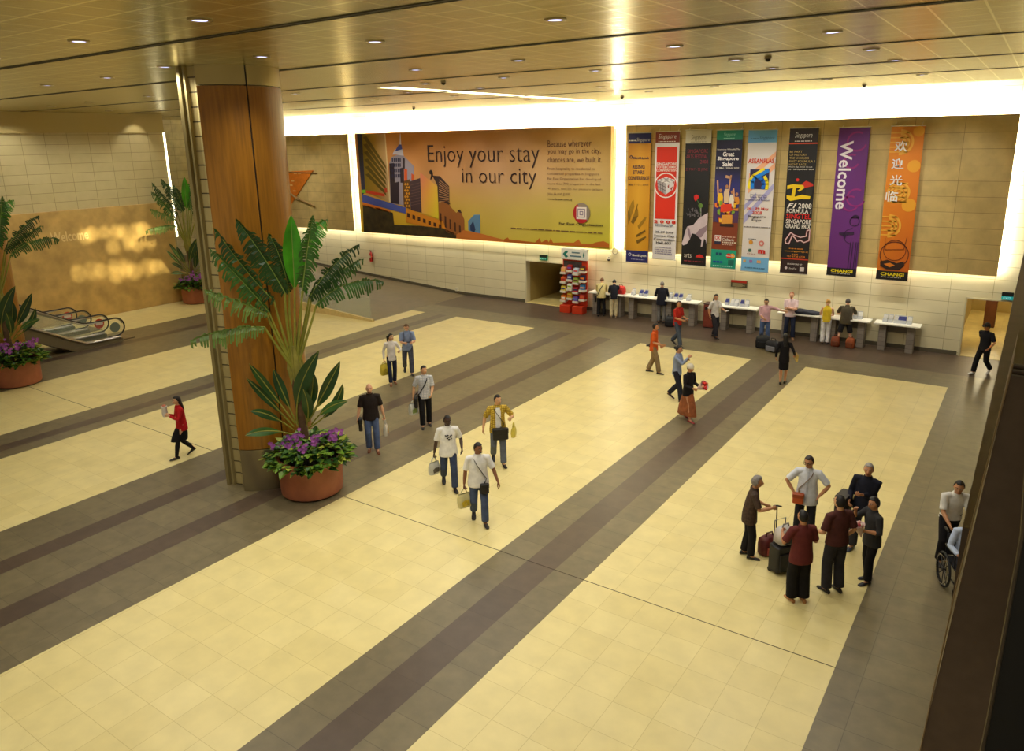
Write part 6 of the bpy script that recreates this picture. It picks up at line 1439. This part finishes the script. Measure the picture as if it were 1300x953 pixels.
# --- wheelchair, its rider and the man pushing it
CH = FL(1219, 745); pd = (.66, 1.0)
g2 = FL(1219+12*pd[0], 745+12*pd[1]); dv = (g2-CH).normalized(); crz = atan2(-dv.x, dv.y)
def wheelchair(loc, rz):
    t = thing('wheelchair', 'black wheelchair with large spoked wheels partly hidden by the dark post', 'wheelchair', loc, rz)
    TY = mat((20,20,20), .7); CHR = mat((190,188,182), .25, 1.0)
    for s_ in (-1, 1):
        x = s_*.29; C_ = V((x, -.02, .305)); n = 36
        q = MB(); q.tube([C_+V((0, .285*cos(2*pi*j/n), .285*sin(2*pi*j/n))) for j in range(n)], .02, 8, closed=True); wh = q.build('rear_wheel', TY, t, True)
        q = MB(); q.tube([C_+V((s_*.035, .245*cos(2*pi*j/n), .245*sin(2*pi*j/n))) for j in range(n)], .009, 6, closed=True); q.build('hand_rim', CHR, wh, True)
        q = MB(); 
        for j in range(8): a = 2*pi*j/8; q.tube([C_, C_+V((0, .27*cos(a), .27*sin(a)))], .008, 5)
        q.tube([C_-V((.03,0,0)), C_+V((.03,0,0))], .03, 10); q.build('spokes', mat((36,36,38), .4), wh)
        q = MB(); D_ = V((s_*.24, .42, .095)); q.tube([D_+V((0, .075*cos(2*pi*j/20), .075*sin(2*pi*j/20))) for j in range(20)], .018, 6, closed=True); q.tube([D_, D_+V((0,-.04,.2))], .012, 6); q.build('caster', TY, t, True)
        q = MB(); q.tube([(s_*.23,-.24,.93),(s_*.23,-.20,.92),(s_*.23,-.17,.5),(s_*.23,.02,.47),(s_*.23,.36,.47),(s_*.23,.40,.30)], .013, 8); q.tube([(s_*.23,-.17,.22),(s_*.23,.36,.24)], .013, 8); q.tube([(s_*.23,-.17,.5),(s_*.23,-.17,.22)], .013, 8); q.tube([(s_*.23,.34,.47),(s_*.23,.38,.24)], .013, 8); q.tube([(s_*.23,-.18,.69),(s_*.23,.22,.69),(s_*.23,.25,.48)], .012, 8); q.build('frame_side', mat((40,40,44), .35, .6), t, True)
        q = MB(); q.tube([(s_*.23,-.33,.93),(s_*.23,-.22,.93)], .02, 8, ends=True); q.build('push_handle', BLACK, t, True)
        q = MB(); q.rbox(s_*.24-.03, s_*.24+.03, -.16, .2, .70, .73, .02); q.build('armrest', BLACK, t, True)
        q = MB(); q.rbox(s_*.12-.09, s_*.12+.09, .42, .60, .12, .14, .02); q.build('footplate', mat((60,60,62), .4), t)
    q = MB(); q.rbox(-.225,.225,-.16,.30,.47,.50,.03); q.build('seat', mat((30,30,36), .7), t, True)
    q = MB(); q.rbox(-.225,.225,-.20,-.175,.50,.90,.01); q.build('backrest', mat((30,30,36), .7), t, True)
    return t
wheelchair(CH, crz)
F = person('rider', (1219,745), 1.66, pd, 'white-haired man in a pale blue shirt seated in the wheelchair', 'fair', 1.0, -.04, [(-.12,.48,.06,0),(.12,.48,.06,0)],
    [(-.03,.28,-.32),(.03,.28,-.32)], (0,-8), dict(c=(190,204,230), sleeve='long', hem=.0), dict(c=(70,70,80)), ('short',(220,214,200)), (40,36,34), seat=.60)
pu = CH-dv*.80
def px_of(p):
    v = V(p)-V((0,0,CAMH)); return (PPX+FPX*v.dot(AR)/v.dot(AF), PPY-FPX*v.dot(AU)/v.dot(AF))
F = person('pusher', px_of(pu), 1.74, pd, 'man in a white short-sleeved shirt and black trousers pushing the wheelchair', 'tan', 1.02, .36, [(-.10,-.42,.03,.55),(.10,.04,0,0)],
    [(.02,.30,-.40),(-.02,.30,-.40)], (-20,-2), dict(c=(226,224,218), hem=-.03), dict(c=(24,22,26), belt=(20,18,18)), ('short',(24,20,18)), (20,18,18), curl=(1.0,1.0), extra=watch(0))
# ------------------------------------------------------------------ luggage on the floor and on the desks
def lump_bag(px, label, size, col, rz=0.0, name='travel_bag', handle=True, z=0, at=None, stripe=None):
    g = V(at) if at is not None else FL(*px); t = thing(name, label, 'bag', (g.x, g.y, z), rz); w_, d, h = size
    q = MB(); rr = random.Random(int(g.x*100) & 255); R = []
    for zz, s_ in ((.0,.86),(.08,1),(.5,1.03),(.85,.94),(1,.62)):
        R.append([(abs(cos(a))**.5*(1 if cos(a) > 0 else -1)*w_/2*s_*rr.uniform(.95,1.04), abs(sin(a))**.5*(1 if sin(a) > 0 else -1)*d/2*s_*rr.uniform(.93,1.05), zz*h+.002) for a in [2*pi*j/22 for j in range(22)]])
    q.loft(R); q.build('body', mat(col, .6, noise=.2), t, True, ang=50)
    if handle:
        q = MB(); q.tube([(-w_*.2,0,h*.96),(-w_*.15,0,h*1.2),(w_*.15,0,h*1.2),(w_*.2,0,h*.96)], .014, 7); q.build('handle', mat(tuple(int(c*.7) for c in col), .6), t, True)
    q = MB(); q.rbox(-w_*.34, w_*.34, -d*.60, -d*.46, h*.12, h*.56, .02); q.build('front_pocket', mat(stripe or tuple(int(c*.75) for c in col), .6), t, True)
    return t
sc_ = FL(993, 724)
t = thing('trolley_case', 'black trolley suitcase standing on the floor beside the woman in burgundy', 'suitcase', (sc_.x, sc_.y, 0), 1.0)
q = MB(); q.rbox(-.24,.24,-.13,.13,.05,.55,.05); q.build('shell', mat((22,22,26), .5, noise=.15), t, True)
q = MB(); q.rbox(-.2,.2,-.155,-.13,.1,.42,.03); q.build('front_pocket', mat((18,18,22), .6), t, True)
for s_ in (-1, 1):
    q = MB(); q.tube([(s_*.2-.02,.1,.04),(s_*.2+.02,.1,.04)], .04, 12); q.build('wheel', BLACK, t, True)
q = MB(); q.tube([(-.12,.14,.5),(-.12,.14,.95),(.12,.14,.95),(.12,.14,.5)], .011, 7); q.build('pull_handle', mat((120,118,114), .35, .8), t, True)
lump_bag(None, 'white and black patterned carrier bag resting on the black suitcase', (.36,.24,.30), (196,190,184), 1.0, 'tote_bag', True, .562, at=(sc_.x, sc_.y, 0), stripe=(40,38,44))
r2 = FL(981, 708); lump_bag(None, 'dark red travel bag on the floor behind the black suitcase', (.40,.24,.36), (96,30,28), 1.0, 'travel_bag', True, 0, at=(r2.x-.12, r2.y+.12, 0), stripe=(150,60,50))
lump_bag((968,441), 'black holdall on the floor at the feet of the man in pink', (.5,.34,.46), (20,20,24), .2)
lump_bag((981,446), 'black rucksack with a silver trim, left of the woman in the black suit', (.52,.34,.4), (24,24,30), -.3, 'rucksack', True, 0, None, (130,130,136))
lump_bag((850,414), 'black bag on the floor beside the man in the dark suit', (.40,.30,.42), (24,24,28), .3)
b1 = FL(1063, 434); b2 = FL(1079, 437)
lump_bag(None, 'brown leather holdall on the floor left of the feet under the olive shirt', (.30,.22,.36), (140,66,30), .1, 'holdall', True, 0, at=(b1.x+.05, 28.72, 0))
lump_bag(None, 'tan brown bag on the floor right of the feet under the olive shirt', (.30,.22,.38), (160,80,36), -.2, 'holdall', True, 0, at=(b2.x+.1, 28.72, 0))
hx = (ray(790, 372)*(28.86/ray(790,372).y)).x
lump_bag(None, 'bright red bag standing on the desk beside the person in the black top', (.42,.24,.34), (196,36,24), 0, 'tote_bag', True, DZ+.002, at=(desks[0][1]-.26, 29.12, 0))
jx = (ray(1021, 394)*(28.95/ray(1021,394).y)).x
t = thing('folded_jacket', 'dark navy jacket lying in a heap on the writing desk', 'jacket', (jx, 29.1, DZ+.002), .1)
q = MB(); rr = random.Random(3)
q.loft([[(x, .22*sin(a)*s_*rr.uniform(.9,1.05), max(0.001, .13*h_*(.5+.5*cos(a))*rr.uniform(.9,1.1))) for a in [2*pi*j/14 for j in range(14)]] for x, s_, h_ in ((-.55,.4,.3),(-.45,.9,.8),(-.2,1.05,1.3),(.05,1,1.15),(.3,1.1,.9),(.5,.8,.7),(.6,.4,.3))])
q.build('cloth_heap', mat((30,32,46), .8, noise=.25, bump=.4), t, True)
q = MB(); q.tube([(-.3,-.18,.05),(0,-.235,.08),(.3,-.22,.04),(.5,-.12,.03)], [(.05,.02)]*4, 8, ends=True); q.build('sleeve', mat((24,26,38), .8), t, True)
